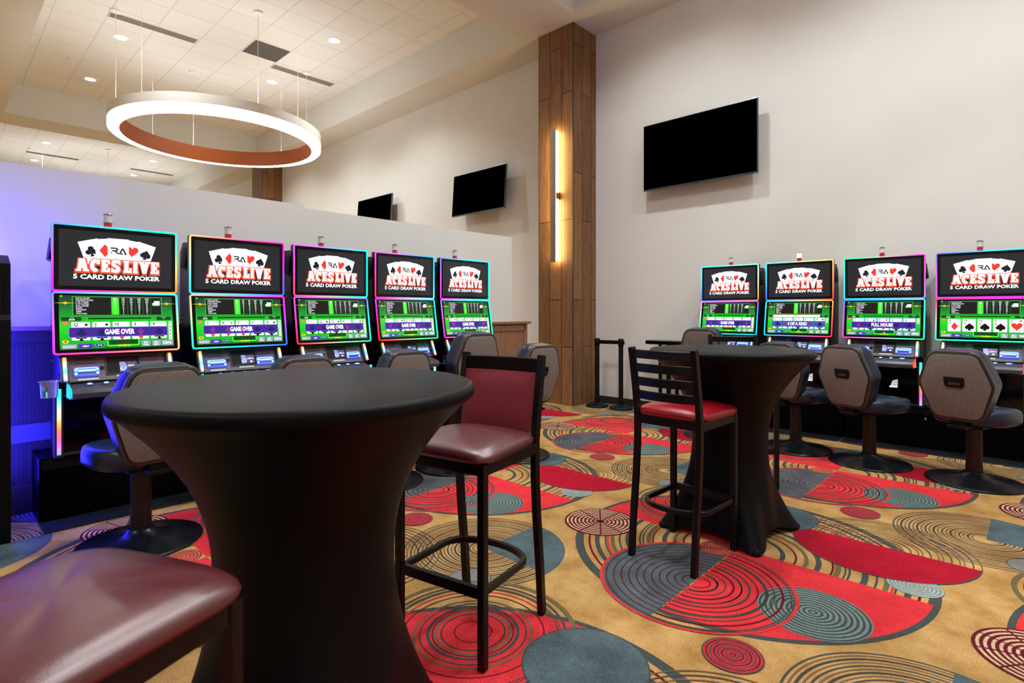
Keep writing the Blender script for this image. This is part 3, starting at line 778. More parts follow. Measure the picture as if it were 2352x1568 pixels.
    for x, a, b in ((.69, 'BET', 'ONE'), (.79, 'BET', 'MAX')):
        g.rect(U(x), V(.98), U(x + .085), V(.875), L_grey, 3, .002); g.text(a, U(x + .0425), V(.925), .0095, L_white, 4, 'C', .02); g.text(b, U(x + .0425), V(.97), .0095, L_white, 4, 'C', .02)
    g.rect(U(.885), V(.98), U(.992), V(.875), L_grey, 3, .002); g.text('DEAL', U(.9385), V(.95), .015, L_white, 4, 'C', .03, w=.052)
    return g.obj('pay_table', parent, LOWM)
SUITC = {'s': ('spade', L_pip), 'c': ('club', L_pip), 'h': ('heart', L_red), 'd': ('diamond', L_red)}
def card_graphic(parent, cards, banner, banmat, win=None, side='hscch'):
    g = GX(.0022)
    u0, u1, v0, v1 = -.292, .292, ZBOT + .030, ZSEAM - .022
    U = lambda x: u0 + (u1 - u0) * x
    V = lambda y: v1 - (v1 - v0) * y
    bot = .835
    for i, c in enumerate(cards):
        x = .095 + i * .172
        if banner in ('4 OF A KIND', 'FULL HOUSE'): g.rect(U(x - .008), V(bot + .018), U(x + .158), V(.482), L_cyan, 4, .005)
        g.rect(U(x), V(bot), U(x + .15), V(.50), L_white, 5, .003)
        r, s = c[:-1], c[-1]; k, mm = SUITC[s]
        g.text(r, U(x + .018), V(.575), .019, L_pip, 6, 'L', .025)
        g.suit(k, U(x + .03), V(.625), .013, mm, 6)
        if r in 'JQK' or r == 'A': g.suit(k, U(x + .12), V(.55), .018, mm, 6)
        if banner: g.suit(k, U(x + .078), V(.745), .066, mm, 6)
        else: g.suit(k, U(x + .08), V(.70), .070, mm, 6)
    if banner:
        g.rect(U(.07), V(.785), U(.945), V(.595), L_violet, 7, .008); g.rect(U(.077), V(.773), U(.938), V(.607), banmat, 8, .006)
        for i, c in enumerate(cards):
            k, mm = SUITC[c[-1]]; g.suit(k, U(.095 + i * .172 + .078), V(.695), .05, L_dim if mm is L_pip else L_dimred, 9)
        g.text(banner, U(.50), V(.738), .033, L_white, 10, 'C', .04, w=.0150 * len(banner) + .02)
    for i, s in enumerate(side):
        v = .50 + i * .075
        g.rect(U(.955), V(v + .068), U(.985), V(v), L_white, 5); k, mm = SUITC[s]; g.suit(k, U(.97), V(v + .034), .011, mm, 6)
    if win: g.text(win, U(.53), V(.925), .012, L_white, 11, 'C', .03)
    if banner == '4 OF A KIND':
        g.rect(U(.10), V(.475), U(.86), V(.40), L_white, 11); g.rect(U(.10), V(.41), U(.86), V(.395), L_red, 12)
    return g.obj('card_graphic', parent, LOWM)

SHARED = {}
def share(key, fn):
    """build once, then copy the finished part"""
    def run(parent, *a):
        if key in SHARED:
            src = SHARED[key]; o = src.copy(); COL.objects.link(o); o.parent = parent; return o
        o = fn(parent, *a); SHARED[key] = o; return o
    return run
f_title = share('title', title_graphic); f_pay = share('pay', pay_graphic)

PLZ = 0.395     # top of the machine stand
def f_cabinet(t):
    m = MB()
    m.prism([(0.055, ZTOP - .04), (.28, ZTOP - .03), (.345, ZTOP - .10), (.355, PLZ), (.21, PLZ), (.20, .84), (.02, .90), (0.03, 1.03)][::-1], 2 * .285, M_cab,
            Matrix(((0, 0, 1, -.285), (1, 0, 0, 0), (0, 1, 0, 0), (0, 0, 0, 1))))
    for sx in (-1, 1):    # slots and bolts on the side
        for k in range(3): m.box((sx * .287, .30, 1.20 + k * .03), (.004, .07, .008), M_blackmatte)
        m.cyl((sx * .285, .28, .98), .008, .004 * 1, M_chrome, 10, Matrix.Rotation(sx * PI / 2, 4, 'Y'))
        m.cyl((sx * .285, .27, .46), .010, .004, M_chrome, 10, Matrix.Rotation(sx * PI / 2, 4, 'Y'))
    return m.obj('cabinet', t)
def f_top(t):
    m = MB(); m.box((0, .028, (ZTOP + ZSEAM) / 2), (2 * HWID - .008, .056, ZTOP - ZSEAM - .006), M_blackgloss, bev=.008); return m.obj('top_screen', t)
def f_low(t):
    m = MB(); m.box((0, .028, (ZSEAM + ZBOT) / 2), (2 * HWID - .008, .056, ZSEAM - ZBOT - .006), M_blackgloss, bev=.008)
    bmesh.ops.transform(m.bm, matrix=LOWM, verts=m.bm.verts); return m.obj('game_screen', t)
# fascia plane from (y=-.03, z=1.02) to (y=-.075, z=.872)
FA, FB = Vector((0, .005, 1.022)), Vector((0, -.065, .872))
fd = (FA - FB).normalized(); fn_ = Vector((0, -fd.z, fd.y))   # outward normal toward viewer
FM = Matrix(((1, 0, 0, 0), (0, -fn_.y, fd.y, FB.y), (0, -fn_.z, fd.z, FB.z), (0, 0, 0, 1)))  # local x, y(in), z(up the fascia)
FL = (FA - FB).length
def f_fascia(t):
    m = MB(); m.box((0, .02, FL / 2), (.52, .04, FL), M_fascia, bev=.004)
    for sx in (-.165, .165): m.box((sx, -.001, FL * .80), (.095, .006, FL * .24), M_fascia2, bev=.002)
    m.box((.02, -.001, FL * .54), (.185, .008, FL * .72), M_fascia2, bev=.003); m.box((.02, -.004, FL * .54), (.17, .006, FL * .64), M_blackmatte, bev=.002)
    m.cyl((-.088, .0, FL * .48), .012, .004, M_blackgloss, 16, Matrix.Rotation(PI / 2, 4, 'X'))
    m.box((-.16, -.002, FL * .07), (.10, .004, FL * .07), M_paper); m.box((.03, -.002, FL * .13), (.10, .004, FL * .07), M_paper)
    m.box((.06, -.009, FL * .80), (.02, .006, .010), M_blackgloss); m.box((.02, -.009, FL * .80), (.02, .006, .010), M_blackgloss)
    bmesh.ops.transform(m.bm, matrix=FM, verts=m.bm.verts); return m.obj('front_panel', t)
def f_slot(sx):
    def f(p):
        m = MB(); cz = FL * .36
        m.box((sx, -.004, cz), (.125, .010, FL * .36), M_slot, bev=.008)
        m.box((sx, -.010, cz + .006), (.085, .006, .012), M_slotb); m.box((sx, -.0105, cz - .008), (.085, .006, .012), M_slotd)
        for q in (-1, 1):
            for k in (-.012, .012): m.box((sx + q * .052, -.0105, cz + k), (.014, .006, .016), M_slotb, bev=.003)
        m.box((sx, -.010, cz + .022), (.10, .005, .005), M_slotb); m.box((sx, -.010, cz - .022), (.10, .005, .004), M_slot)
        bmesh.ops.transform(m.bm, matrix=FM, verts=m.bm.verts); return m.obj('note_slot', p)
    return f
def f_menu(p):
    g = GX(.0075); a, b, c, d = .0, FL * .28, .092, FL * .66
    g.rect(a, b, c, d, L_shade, 0); g.poly([(a, b), (a + .03, b), (a + .042, (b + d) / 2), (a + .026, d), (a, d)], L_menub, 1); g.disc(a + .017, b + .02, .014, .009, L_white, 2); g.disc(a + .018, b + .021, .008, .005, L_shade, 3)
    g.text('Food', a + .046, d - .018, .010, L_pink, 2, 'L', .01); g.text('MENU', a + .044, d - .033, .011, L_white, 2, 'L', .02); g.rect(a + .058, b + .006, a + .074, b + .018, L_white, 2)
    o = g.obj('menu_screen', p, FM); return o
def f_deck(t):
    m = MB()
    prof = [(.05, .872), (-.02, .870), (-.165, .835), (-.182, .815), (-.178, .790), (-.09, .772), (.05, .772)]
    m.prism(prof[::-1], .50, M_deck, Matrix(((0, 0, 1, -.25), (1, 0, 0, 0), (0, 1, 0, 0), (0, 0, 0, 1))), bev=.004)
    return m.obj('button_deck', t, True, angle=30)
def f_deckend(sx, col):
    def f(p):
        m = MB(); prof = [(-.02, .868), (-.155, .835), (-.168, .815), (-.160, .795), (-.09, .780), (-.02, .780)]
        m.prism(prof[::-1], .010, lit('deck_end_' + col[0], col[1], 1.3), Matrix(((0, 0, 1, sx * .252 - .005), (1, 0, 0, 0), (0, 1, 0, 0), (0, 0, 0, 1))), bev=.002)
        return m.obj('deck_end_light', p)
    return f
def f_button(x, w=.034):
    def f(p):
        m = MB(); m.box((x, -.105, .855), (w, .030, .012), M_btn, Matrix.Rotation(-math.atan2(.035, .145), 4, 'X').inverted(), bev=.004)
        m.box((x, -.108, .862), (w * .6, .016, .006), M_slotb, Matrix.Rotation(-math.atan2(.035, .145), 4, 'X').inverted(), bev=.002)
        return m.obj('button', p)
    return f
def f_belly(t):
    m = MB(); m.box((0, .185, .60), (.50, .05, .36), M_blackgloss, bev=.004); m.box((0, .158, .772), (.49, .01, .01), M_slotd); m.box((0, .172, .414), (.50, .05, .018), M_fascia2, bev=.003)
    return m.obj('lower_door', t)
def f_emblem(p):
    g = GX(-.158); u, v, s = 0.06, .60, .036
    st = lambda y, w: g.poly([(u - w, v + y), (u - w * .6, v + y - .010), (u + s, v + y + .012 + .006), (u + s * .9, v + y + .016 + .010)], L_white, 1)
    g.rect(u - s, v - s, u + s * .8, v - s + .012, L_white, 1)
    for k in range(4): g.poly([(u - s * (.75 - k * .12), v - s + .016 + k * .013), (u + s * .85, v - s + .018 + k * .017), (u + s * .9, v - s + .027 + k * .017), (u - s * (.65 - k * .12), v - s + .023 + k * .013)], L_white, 1)
    return g.obj('emblem', p)
def f_lens(sx):
    def f(t):
        m = MB(); m.box((sx * .270, -.045, .945), (.040, .030, .150), M_fascia2, Matrix.Rotation(-math.atan2(.07, .15), 4, 'X').inverted() if False else Matrix.Rotation(math.atan2(.07, .15), 4, 'X').inverted(), bev=.004)
        m.box((sx * .270, .178, .605), (.046, .05, .42), M_fascia2, bev=.004)
        return m.obj('side_trim', t)
    return f
def f_pod(sx):
    def f(t):
        m = MB()
        p = [(.0, 0), (.045, .03), (.03, .16), (0, .19)]
        m.prism([(q[0], q[1]) for q in p], .10, M_blackmatte, Matrix(((sx, 0, 0, sx * .285), (0, 0, 1, .07), (0, 1, 0, 1.57), (0, 0, 0, 1))), bev=.004)
        return m.obj('speaker_pod', t)
    return f
def f_tower(on):
    def f(t):
        m = MB(); m.lathe([(0.022, ZTOP - .05), (0.022, ZTOP + .040)], M_redplast, 24, Matrix.Translation((-.03, .13, 0)))
        for k in range(3): m.box((-.03 + (k - 1) * .013, .107, ZTOP + .0), (.003, .003, .05), M_steel)
        o = m.obj('tower_lamp', t, True)
        m = MB(); m.lathe([(.0265, ZTOP + .038), (.0265, ZTOP + .045)], M_chrome, 24, Matrix.Translation((-.03, .13, 0))); m.obj('collar', o, True)
        m = MB(); m.lathe([(.0265, ZTOP + .090), (.0265, ZTOP + .096), (.02, ZTOP + .100)], M_chrome, 24, Matrix.Translation((-.03, .13, 0))); m.obj('cap', o, True)
        m = MB(); m.lathe([(.0225, ZTOP + .045), (.0225, ZTOP + .090)], M_lenson if on else M_frost, 24, Matrix.Translation((-.03, .13, 0))); m.obj('lens', o, True)
        return o
    return f
def poker_machine(loc, rz, label, tc, lc, cards, banner, banmat, side, win=None, on=False, emblem=True):
    t = thing('poker_machine', label, 'gaming machine', loc, rz, 'video poker machines')
    share('cab', f_cabinet)(t)
    a = share('top', f_top)(t) if 'top' not in SHARED else SHARED['top'].copy()
    if a.parent is not t or a.name not in COL.objects: 
        if a.name not in COL.objects: COL.objects.link(a)
        a.parent = t
    f_title(a); led_frame('light_frame', ZSEAM, ZTOP, tc, Matrix(), a)
    b = share('low', f_low)(t)
    f_pay(b); card_graphic(b, cards, banner, banmat, win, side); led_frame('light_frame', ZBOT, ZSEAM, lc, LOWM, b)
    p = share('fascia', f_fascia)(t)
    share('slotL', f_slot(-.165))(p); share('slotR', f_slot(.165))(p); share('menu', f_menu)(p)
    d = share('deck', f_deck)(t)
    for i, x in enumerate((-.16, -.08, 0, .08)): share('btn%d' % i, f_button(x))(d)
    share('btn9', f_button(.165, .056))(d)
    share('dendL', f_deckend(-1, ('cyan', '20D0B0')))(d); share('dendR', f_deckend(1, ('red', 'E8402C')))(d)
    bl = share('belly', f_belly)(t)
    if emblem: share('emblem', f_emblem)(bl)
    for sx in (-1, 1):
        share('lens%d' % sx, f_lens(sx))(t)
        if ('st%d' % sx) not in SHARED:
            SHARED['st%d' % sx] = glow_strip('light_strip', [(sx * .270, -.094, .885), (sx * .270, -.036, 1.016)], .018, .014, RAIN[::-1] if sx < 0 else RAIN[::-1], t)
            SHARED['sb%d' % sx] = glow_strip('light_strip', [(sx * .270, .148, .415), (sx * .270, .148, .815)], .020, .014, RAIN2[::-1], t)
        else:
            for k in ('st%d', 'sb%d'):
                o = SHARED[k % sx].copy(); COL.objects.link(o); o.parent = t
        share('pod%d' % sx, f_pod(sx))(t)
    share('tower%d' % on, f_tower(on))(t)
    if 'twr%d' % on in SHARED:
        for c in SHARED['twr%d' % on]:
            o = c.copy(); COL.objects.link(o); o.parent = kids_last(t, 'tower_lamp')
    else:
        SHARED['twr%d' % on] = kids(SHARED['tower%d' % on])
    return t
def kids_last(t, nm):
    return [c for c in kids(t) if c.name.startswith(nm)][0]

G_O = 'GAME OVER'
LX, RY = -4.17, 6.20
LC = [.81 + .7225 * i for i in range(5)]
RC = [-2.534, -1.811, -1.073, -.350]
left = [
 ('leftmost poker machine of the partition row, cards Q J 10 3 4', [(.25, .45, 1), (0, 1, .6), (1, .4, .1), (1, 0, .8)], [(.3, .4, 1), (.1, 1, .8), (1, .5, .3), (1, .1, .6)], ['Qc', 'Jc', '10d', '3d', '4c'], 'hschd'),
 ('second poker machine along the partition, cards 2 K 7 5 Q', [(1, .6, .3), (1, 0, .6), (.2, .3, 1), (0, .9, .9)], [(1, .5, .4), (1, .1, .8), (.1, .3, 1), (0, .9, .6)], ['2d', 'Kd', '7d', '5s', 'Qs'], 'cschd'),
 ('middle poker machine of the partition row, cards 7 Q Q 4 J', [(.8, .2, 1), (0, .8, 1), (0, 1, .6), (1, .2, .3)], [(1, .2, 1), (.3, .4, 1), (0, 1, .6), (1, .1, .2)], ['7s', 'Qs', 'Qs', '4d', 'Js'], 'hscdd'),
 ('fourth poker machine along the partition, cards 9 Q Q 6 5', [(.9, .2, .9), (0, .6, 1), (.3, 1, 1), (1, .1, .3)], [(.9, .1, .9), (.1, .7, 1), (0, 1, .5), (1, .1, .1)], ['9d', 'Qs', 'Qh', '6d', '5c'], 'cshds'),
 ('last poker machine of the partition row, beside the oak half wall', [(.3, .4, 1), (0, 1, .8), (0, 1, .5), (1, .1, .8)], [(.4, .4, 1), (0, .9, 1), (0, 1, .5), (1, .1, .7)], ['Kh', 'Js', 'Ad', '4s', 'Ah'], 'schds'),
]
for y, (lab, tc, lc, cards, side) in zip(LC, left):
    poker_machine((LX, y, 0), PI / 2, lab, tc, lc, cards, G_O, L_purple2, side)
right = [
 ('leftmost poker machine against the long wall, GAME OVER with 4 J 4 5 7', [(.1, .9, .8), (.5, 1, .8), (1, .4, .1), (.1, .3, 1)], [(1, .4, .9), (.4, .3, 1), (0, .7, 1), (0, 1, .6)], ['4d', 'Jh', '4h', '5s', '7d'], G_O, L_purple2, 'hcssc', None, False),
 ('poker machine showing 4 OF A KIND, its tower lamp lit', [(.1, .9, .9), (1, .6, .3), (1, .2, .2), (.2, .3, 1)], [(0, .9, .8), (1, .5, .2), (1, .1, .3), (0, .6, 1)], ['6c', '6d', '6s', '6d', 'Ac'], '4 OF A KIND', L_navyb, 'sc', '10', True),
 ('poker machine showing FULL HOUSE with 3 K K 3 3', [(0, 1, .5), (1, .1, .6), (.5, .4, 1), (0, .7, 1)], [(.2, .4, 1), (0, .9, 1), (0, 1, .5), (1, .1, .7)], ['3d', 'Ks', 'Kh', '3s', '3c'], 'FULL HOUSE', L_purple2, 'ds', '8', False),
 ('poker machine at the right edge of the photo, five cards in full view', [(.3, .3, 1), (0, .9, 1), (1, .1, .8), (.9, .2, 1)], [(1, .1, .3), (1, .2, .8), (0, 1, .6), (0, 1, .7)], ['6d', '10s', '10s', '5s', 'Jh'], None, None, 'hsd', None, False),
]
for x, (lab, tc, lc, cards, ban, bm_, side, win, on) in zip(RC, right):
    poker_machine((x, RY, 0), 0, lab, tc, lc, cards, ban, bm_, side, win, on)

# stands under the machines: a box and a flat plate running out over the carpet
def stand(loc, rz, label, w, dep=.53):
    t = thing('machine_stand', label, 'stand', loc, rz, 'black machine stands')
    m = MB(); m.box((0, (.2 + dep) / 2, .2), (w, dep - .2, .39), M_stand, bev=.003); m.box((0, .198, .355), (w - .02, .006, .06), M_blackmatte)
    m.obj('box', t)
    m = MB(); m.box((0, .095, .0075), (w, .21, .007), M_plate); m.obj('base_plate', t)
    return t
nm = ('leftmost machine of the partition row', 'second machine from the left along the partition', 'middle machine of the partition row', 'fourth machine along the partition', 'last machine of the partition row')
for y, n in zip(LC, nm): stand((LX, y, 0), PI / 2, 'black stand with flat plate under the ' + n, .7185)
nm = ('leftmost machine on the long wall', 'machine showing 4 OF A KIND', 'machine showing FULL HOUSE', 'machine at the right edge of the photo')
sr = [stand((x, RY, 0), 0, 'black stand with flat plate under the ' + n, .718, .362) for x, n in zip(RC, nm)]
def zplate(parent, x, z, y=.196):
    g = GX(-y); g.rect(x - .011, z - .014, x + .011, z + .014, L_pip, 0); g.text('Z', x, z - .009, .017, M_paper, 1, 'C', .03); g.rect(x - .02, z + .035, x + .012, z + .038, M_steel, 0); g.rect(x + .006, z + .03, x + .012, z + .042, M_steel, 1); g.obj('maker_plate', parent)
zplate(sr[2], .30, .29)

# kiosk at the left edge of the photo, with hidden blue strips added to light the wall
k = thing('kiosk_cabinet', 'tall black cabinet cut off by the left edge of the photo', 'cabinet', (-4.36, -.06, 0))
m = MB(); m.prism([(.21, 0), (.21, 1.24), (.19, 1.27), (.19, 1.555), (.05, 1.61), (-.30, 1.61), (-.30, 0)][::-1], .74, M_black, Matrix(((1, 0, 0, 0), (0, 0, 1, -.37), (0, 1, 0, 0), (0, 0, 0, 1))), bev=.003); m.obj('body', k)
m = MB(); m.box((.2, 0, 1.40), (.012, .66, .24), M_blackgloss, bev=.003); m.obj('screen', k)
m = MB(); m.box((-.03, .373, .88), (.022, .012, 1.30), M_blue, bev=.003); m.box((-.20, .373, .88), (.022, .012, 1.30), M_blue, bev=.003); m.box((-.2, .2, 1.618), (.02, .3, .012), M_blue); m.box((-.28, .0, 1.618), (.02, .66, .012), M_blue); m.obj('wall_fill_strips', k)

# acrylic cup holder on the first machine
ch = thing('cup_holder', 'clear acrylic cup holder on the side of the leftmost partition machine', 'cup holder', (LX + .11, LC[0] - .345, .80))
m = MB(); m.lathe([(.038, 0), (.042, .09)], M_clear, 24, cap=False); m.lathe([(.0, 0), (.038, 0)], M_clear, 24, cap=False); m.lathe([(.042, .088), (.050, .09), (.050, .094), (.042, .094)], M_clear, 24, cap=False); m.obj('cup', ch, True)
m = MB(); m.box((-.05, .035, .05), (.10, .006, .03), M_clear); m.obj('bracket', ch)

# ------------------------------------------------------------------ casino chairs
def hexa(hw0, hw1, hw2, h, zmid, n=5, r=.05):
    """rounded hexagonal chair-back outline, z from 0 to h"""
    P = [(-hw0, 0), (hw0, 0), (hw1, zmid), (hw2, h), (-hw2, h), (-hw1, zmid)]; out = []
    for i in range(6):
        a, b, c = Vector(P[i - 1]), Vector(P[i]), Vector(P[(i + 1) % 6])
        rr_ = r if i not in (2, 5) else r * .7
        p = b + (a - b).normalized() * rr_; q = b + (c - b).normalized() * rr_
        for k in range(n + 1):
            t = k / n; out.append(tuple(p * (1 - t) ** 2 + b * 2 * t * (1 - t) + q * t * t))
    return out
def casino_chair():
    """sitter faces +y; base centre at origin"""
    t = thing('casino_chair', '', 'chair', (0, 0, 0), 0, 'swivel chairs at the poker machines')
    m = MB(); m.lathe([(0, .0), (.300, .0), (.305, .006), (.300, .014), (.20, .028), (.11, .048), (.075, .066), (.06, .082), (0, .082)], M_disc, 64); m.obj('base', t, True, angle=35)
    m = MB(); m.lathe([(.050, .070), (.052, .080), (.048, .42)], M_pole, 32); m.obj('pole', t, True)
    m = MB(); m.box((0, 0, .435), (.20, .26, .035), M_blackmatte, bev=.006); m.box((0, -.20, .445), (.12, .20, .02), M_blackmatte, bev=.004); m.box((0, -.262, .52), (.10, .02, .20), M_blackmatte, Matrix.Rotation(.10, 4, 'X'), bev=.004); m.obj('under_frame', t)
    # seat: rounded pad
    m = MB(); n = 56; prof = [(.80, .455), (.93, .452), (1.0, .475), (1.0, .52), (.965, .553), (.88, .566), (.5, .572), (0.0, .572)]
    rings = []
    for s_, z in prof:
        if s_ == 0: rings.append([m.bm.verts.new((0, .02, z))]); continue
        R = []
        for q in range(n):
            a = 2 * PI * q / n; c, d = math.cos(a), math.sin(a)
            e = .36
            x = .245 * math.copysign(abs(c) ** (2 * e), c); y = .255 * math.copysign(abs(d) ** (2 * e), d)
            x *= (1.0 + .06 * (y / .255)); zz = z - (.02 * max(0, y / .255 - .5) if z > .5 else 0)
            R.append(m.bm.verts.new((x * s_, .02 + y * s_, zz)))
        rings.append(R)
    for a, b in zip(rings, rings[1:]):
        for q in range(n):
            q2 = (q + 1) % n
            if len(b) == 1: m.bm.faces.new((a[q], a[q2], b[0]))
            else: m.bm.faces.new((a[q], a[q2], b[q2], b[q]))
    m.bm.faces.new(rings[0][::-1]); m.mi(M_navy)
    st = m.obj('seat', t, True, angle=60)
    pp = [(v.x * 1.002, .02 + (v.y - .02) * 1.002, .548) for v in []]
    # back: front cushion in vinyl, shell in tweed with a dark handle
    tilt = Matrix.Translation((0, -.225, .500)) @ Matrix.Rotation(math.radians(9), 4, 'X')
    B = lambda d: tilt @ Matrix(((1, 0, 0, 0), (0, 0, 1, d), (0, 1, 0, 0), (0, 0, 0, 1)))
    o1 = hexa(.150, .235, .150, .505, .265)
    sc_ = lambda o, k: [(x * k, .2525 + (y - .2525) * k) for x, y in o]
    m = MB(); m.prism(o1, .100, M_navy, B(-.022), bev=.030, seg=4); m.obj('cushion', t, True, angle=50)
    m = MB(); m.prism(sc_(o1, 1.012), .032, M_edge, B(-.052), bev=.012, seg=3); bk = m.obj('back_shell', t, True, angle=50)
    m = MB(); m.prism(sc_(o1, .93), .014, M_tweed, B(-.060), bev=.006, seg=3); m.obj('fabric_panel', bk, True, angle=50)
    m = MB(); P = [tuple(tilt @ Vector((x, -.0535, z))) for x, z in sc_(o1, .945)]; m.tube(P, .007, .007, M_piping, up=(0, 1, 0), closed=True, n=8, round_=True); m.obj('piping', bk, True)
    m = MB()
    m.prism(hexa(.056, .062, .062, .074, .037, r=.010), .012, M_blackmatte, B(-.068) @ Matrix.Translation((0, .248, 0)), bev=.003)
    m.prism(hexa(.036, .036, .036, .018, .009, r=.004), .004, M_edge, B(-.0705) @ Matrix.Translation((0, .266, 0)))
    m.obj('handle', bk, True)
    return t
chair = casino_chair()
CH = [ # x, y, rz, dz, label
 ((-3.63, .81), PI / 2 + .10, 0, 'casino chair behind the near cocktail table, at the blue lit machine'),
 ((-3.60, 1.60), PI / 2, 0, 'casino chair whose top edge shows over the middle of the near table'),
 ((-3.60, 2.36), PI / 2, 0, 'casino chair seen over the right side of the near table top'),
 ((-3.54, 2.995), PI / 2, .115, 'raised casino chair left of the rearmost one, behind the padded stool'),
 ((-3.40, 3.62), PI / 2 - .05, 0, 'casino chair nearest the pillar, just right of the padded stool back'),
 ((-2.44, 5.60), 0.0, .115, 'raised casino chair at the leftmost wall machine, behind the far table'),
 ((-1.66, 5.60), -.2, 0, 'casino chair mostly hidden by the right flank of the far table'),
 ((-1.05, 5.50), -.42, 0, 'casino chair in front of the FULL HOUSE machine'),
 ((-.36, 5.43), -.28, 0, 'casino chair at the right edge of the photo, nearest of the wall row'),
]
for i, ((x, y), rz, dz, lab) in enumerate(CH):
    if i == 0:
        chair.location = (x, y, 0); chair.rotation_euler = (0, 0, rz); chair['label'] = lab; c = chair
    else: c = dup(chair, (x, y, 0), rz, lab)
    c.location.z = .0045
    if dz:
        for ch_ in kids(c):
            if ch_.name.startswith('base') or ch_.name.startswith('pole'): continue
            ch_.location.z += dz
        for ch_ in kids(c):
            if ch_.name.startswith('pole'): ch_.scale.z = (.42 + dz - .07) / .35; ch_.location.z = .07 * (1 - ch_.scale.z)

# ------------------------------------------------------------------ bar stools
def stool(kind, label, loc, face):
    """sitter faces +y; face = heading vector"""
    rz = math.atan2(face[1], face[0]) - PI / 2
    t = thing('bar_stool', label, 'bar stool', (loc[0], loc[1], .0045), rz, 'black metal bar stools')
    MM = M_stoolmetal; W = .20 if kind == 'pad' else .178; T = .031; SW = W + .022
    fy, by = .195, -.20
    for sx in (-1, 1):
        m = MB(); m.tube([(sx * W, fy, 0), (sx * W, fy, .735)], T, T, MM, up=(0, 1, 0), bev=.003); lg = m.obj('leg', t)
        m = MB(); path = [(sx * (W - .002), by - .045, 0), (sx * (W - .002), by - .028, .20), (sx * (W - .002), by - .002, .42), (sx * (W - .002), by + .012, .60), (sx * (W - .002), by + .012, .74), (sx * (W - .002), by - .004, .86), (sx * (W - .002), by - .045, 1.095)]
        m.tube(path, T * .92, T * 1.1, MM, up=(0, 1, 0), bev=.003); m.obj('leg', t, True, angle=40)
        m = MB(); m.box((0, 0, .006), (T + .004, T + .004, .012), M_blackmatte)
    m = MB()
    m.box((0, fy, .715), (2 * W - T, .026, .045), MM, bev=.003); m.box((0, by + .012, .715), (2 * W - T, .026, .045), MM, bev=.003)
    for sx in (-1, 1): m.box((sx * W, 0, .715), (.026, fy - by - .04, .045), MM, bev=.003)
    m.obj('seat_frame', t)
    # seat cushion, domed with rounded corners
    m = MB(); n = 64
    vin = M_vinyl if kind == 'pad' else M_vinylred
    prof = [(.90, .737), (.985, .739), (1.0, .752), (.985, .768), (.93, .780), (.80, .790), (.6, .797), (.35, .801), (0, .803)]
    rings = []
    for s_, z in prof:
        if s_ == 0: rings.append([m.bm.verts.new((0, .015, z))]); continue
        R = []
        for q in range(n):
            a = 2 * PI * q / n; c, d = math.cos(a), math.sin(a); e = .145
            x = SW * math.copysign(abs(c) ** (2 * e), c); y = .218 * math.copysign(abs(d) ** (2 * e), d)
            x *= 1 + .05 * y / .218
            corner = (abs(x) / SW * abs(y) / .218) ** 3
            R.append(m.bm.verts.new((x * s_, .012 + y * s_, z - .010 * corner * (1 if z > .76 else 0))))
        rings.append(R)
    for a, b in zip(rings, rings[1:]):
        for q in range(n):
            q2 = (q + 1) % n
            m.bm.faces.new((a[q], a[q2], b[0])) if len(b) == 1 else m.bm.faces.new((a[q], a[q2], b[q2], b[q]))
    m.bm.faces.new(rings[0][::-1]); m.mi(vin); m.obj('seat', t, True, angle=70)
    # foot rest: flat bar in front, bent ring round the sides and back
    zf = .27
    m = MB(); m.box((0, fy, zf), (2 * W - T, .022, .040), MM, bev=.003); m.obj('foot_rail', t)
    pts = [(-W + .004, fy - .01, zf), (-W + .004, by + .12, zf)]
    for k in range(1, 12):
        a = PI + k * PI / 12; pts.append(((W - .004) * math.cos(a), by + .12 + .115 * math.sin(a), zf))
    pts += [(W - .004, by + .12, zf), (W - .004, fy - .01, zf)]
    m = MB(); m.tube(pts, .022, .026, MM, up=(0, 0, 1), bev=.003); m.obj('foot_ring', t, True, angle=40)
    # back
    def curve(z, y0, dep, hh, th, nm, mt, w=2 * W - T * .4):
        m = MB(); P = []
        for k in range(13):
            u = -1 + 2 * k / 12; P.append((u * w / 2, y0 - dep * (1 - u * u), z))
        m.tube(P, th, hh, mt, up=(0, .08, 1), bev=.004); return m.obj(nm, t, True, angle=40)
    yb = lambda z: by - .004 - .041 * (z - .86) / .235
    if kind == 'pad':
        curve(1.052, yb(1.052), .025, .062, .022, 'top_rail', MM)
        m = MB(); nx, nz = 13, 9; zz0, zz1 = .775, 1.022
        gf = []; gb = []
        for j in range(nz):
            z = zz0 + (zz1 - zz0) * j / (nz - 1); rf, rb = [], []
            for i in range(nx):
                u = -1 + 2 * i / (nx - 1); v = -1 + 2 * j / (nz - 1)
                bul = .020 * (1 - u ** 4) * (1 - v ** 4); yc = yb(z) - .022 * (1 - u * u)
                x = u * (W - T * .5)
                rf.append(m.bm.verts.new((x, yc + .010 + bul, z))); rb.append(m.bm.verts.new((x, yc - .010 - bul * .6, z)))
            gf.append(rf); gb.append(rb)
        for G in (gf, gb):
            for j in range(nz - 1):
                for i in range(nx - 1): m.bm.faces.new((G[j][i], G[j][i + 1], G[j + 1][i + 1], G[j + 1][i]))
        for j in range(nz - 1):
            for i in (0, nx - 1): m.bm.faces.new((gf[j][i], gf[j + 1][i], gb[j + 1][i], gb[j][i]))
        for i in range(nx - 1):
            for j in (0, nz - 1): m.bm.faces.new((gf[j][i], gf[j][i + 1], gb[j][i + 1], gb[j][i]))
        m.mi(M_padred); m.obj('back_pad', t, True, angle=50)
    else:
        for z in (1.062, .990, .918, .846): curve(z, yb(z), .030, .045, .014, 'back_slat', MM)
    return t
stool('pad', 'bar stool with burgundy padded back standing right of the near table', (-1.68, 1.515), (.20, -.97))
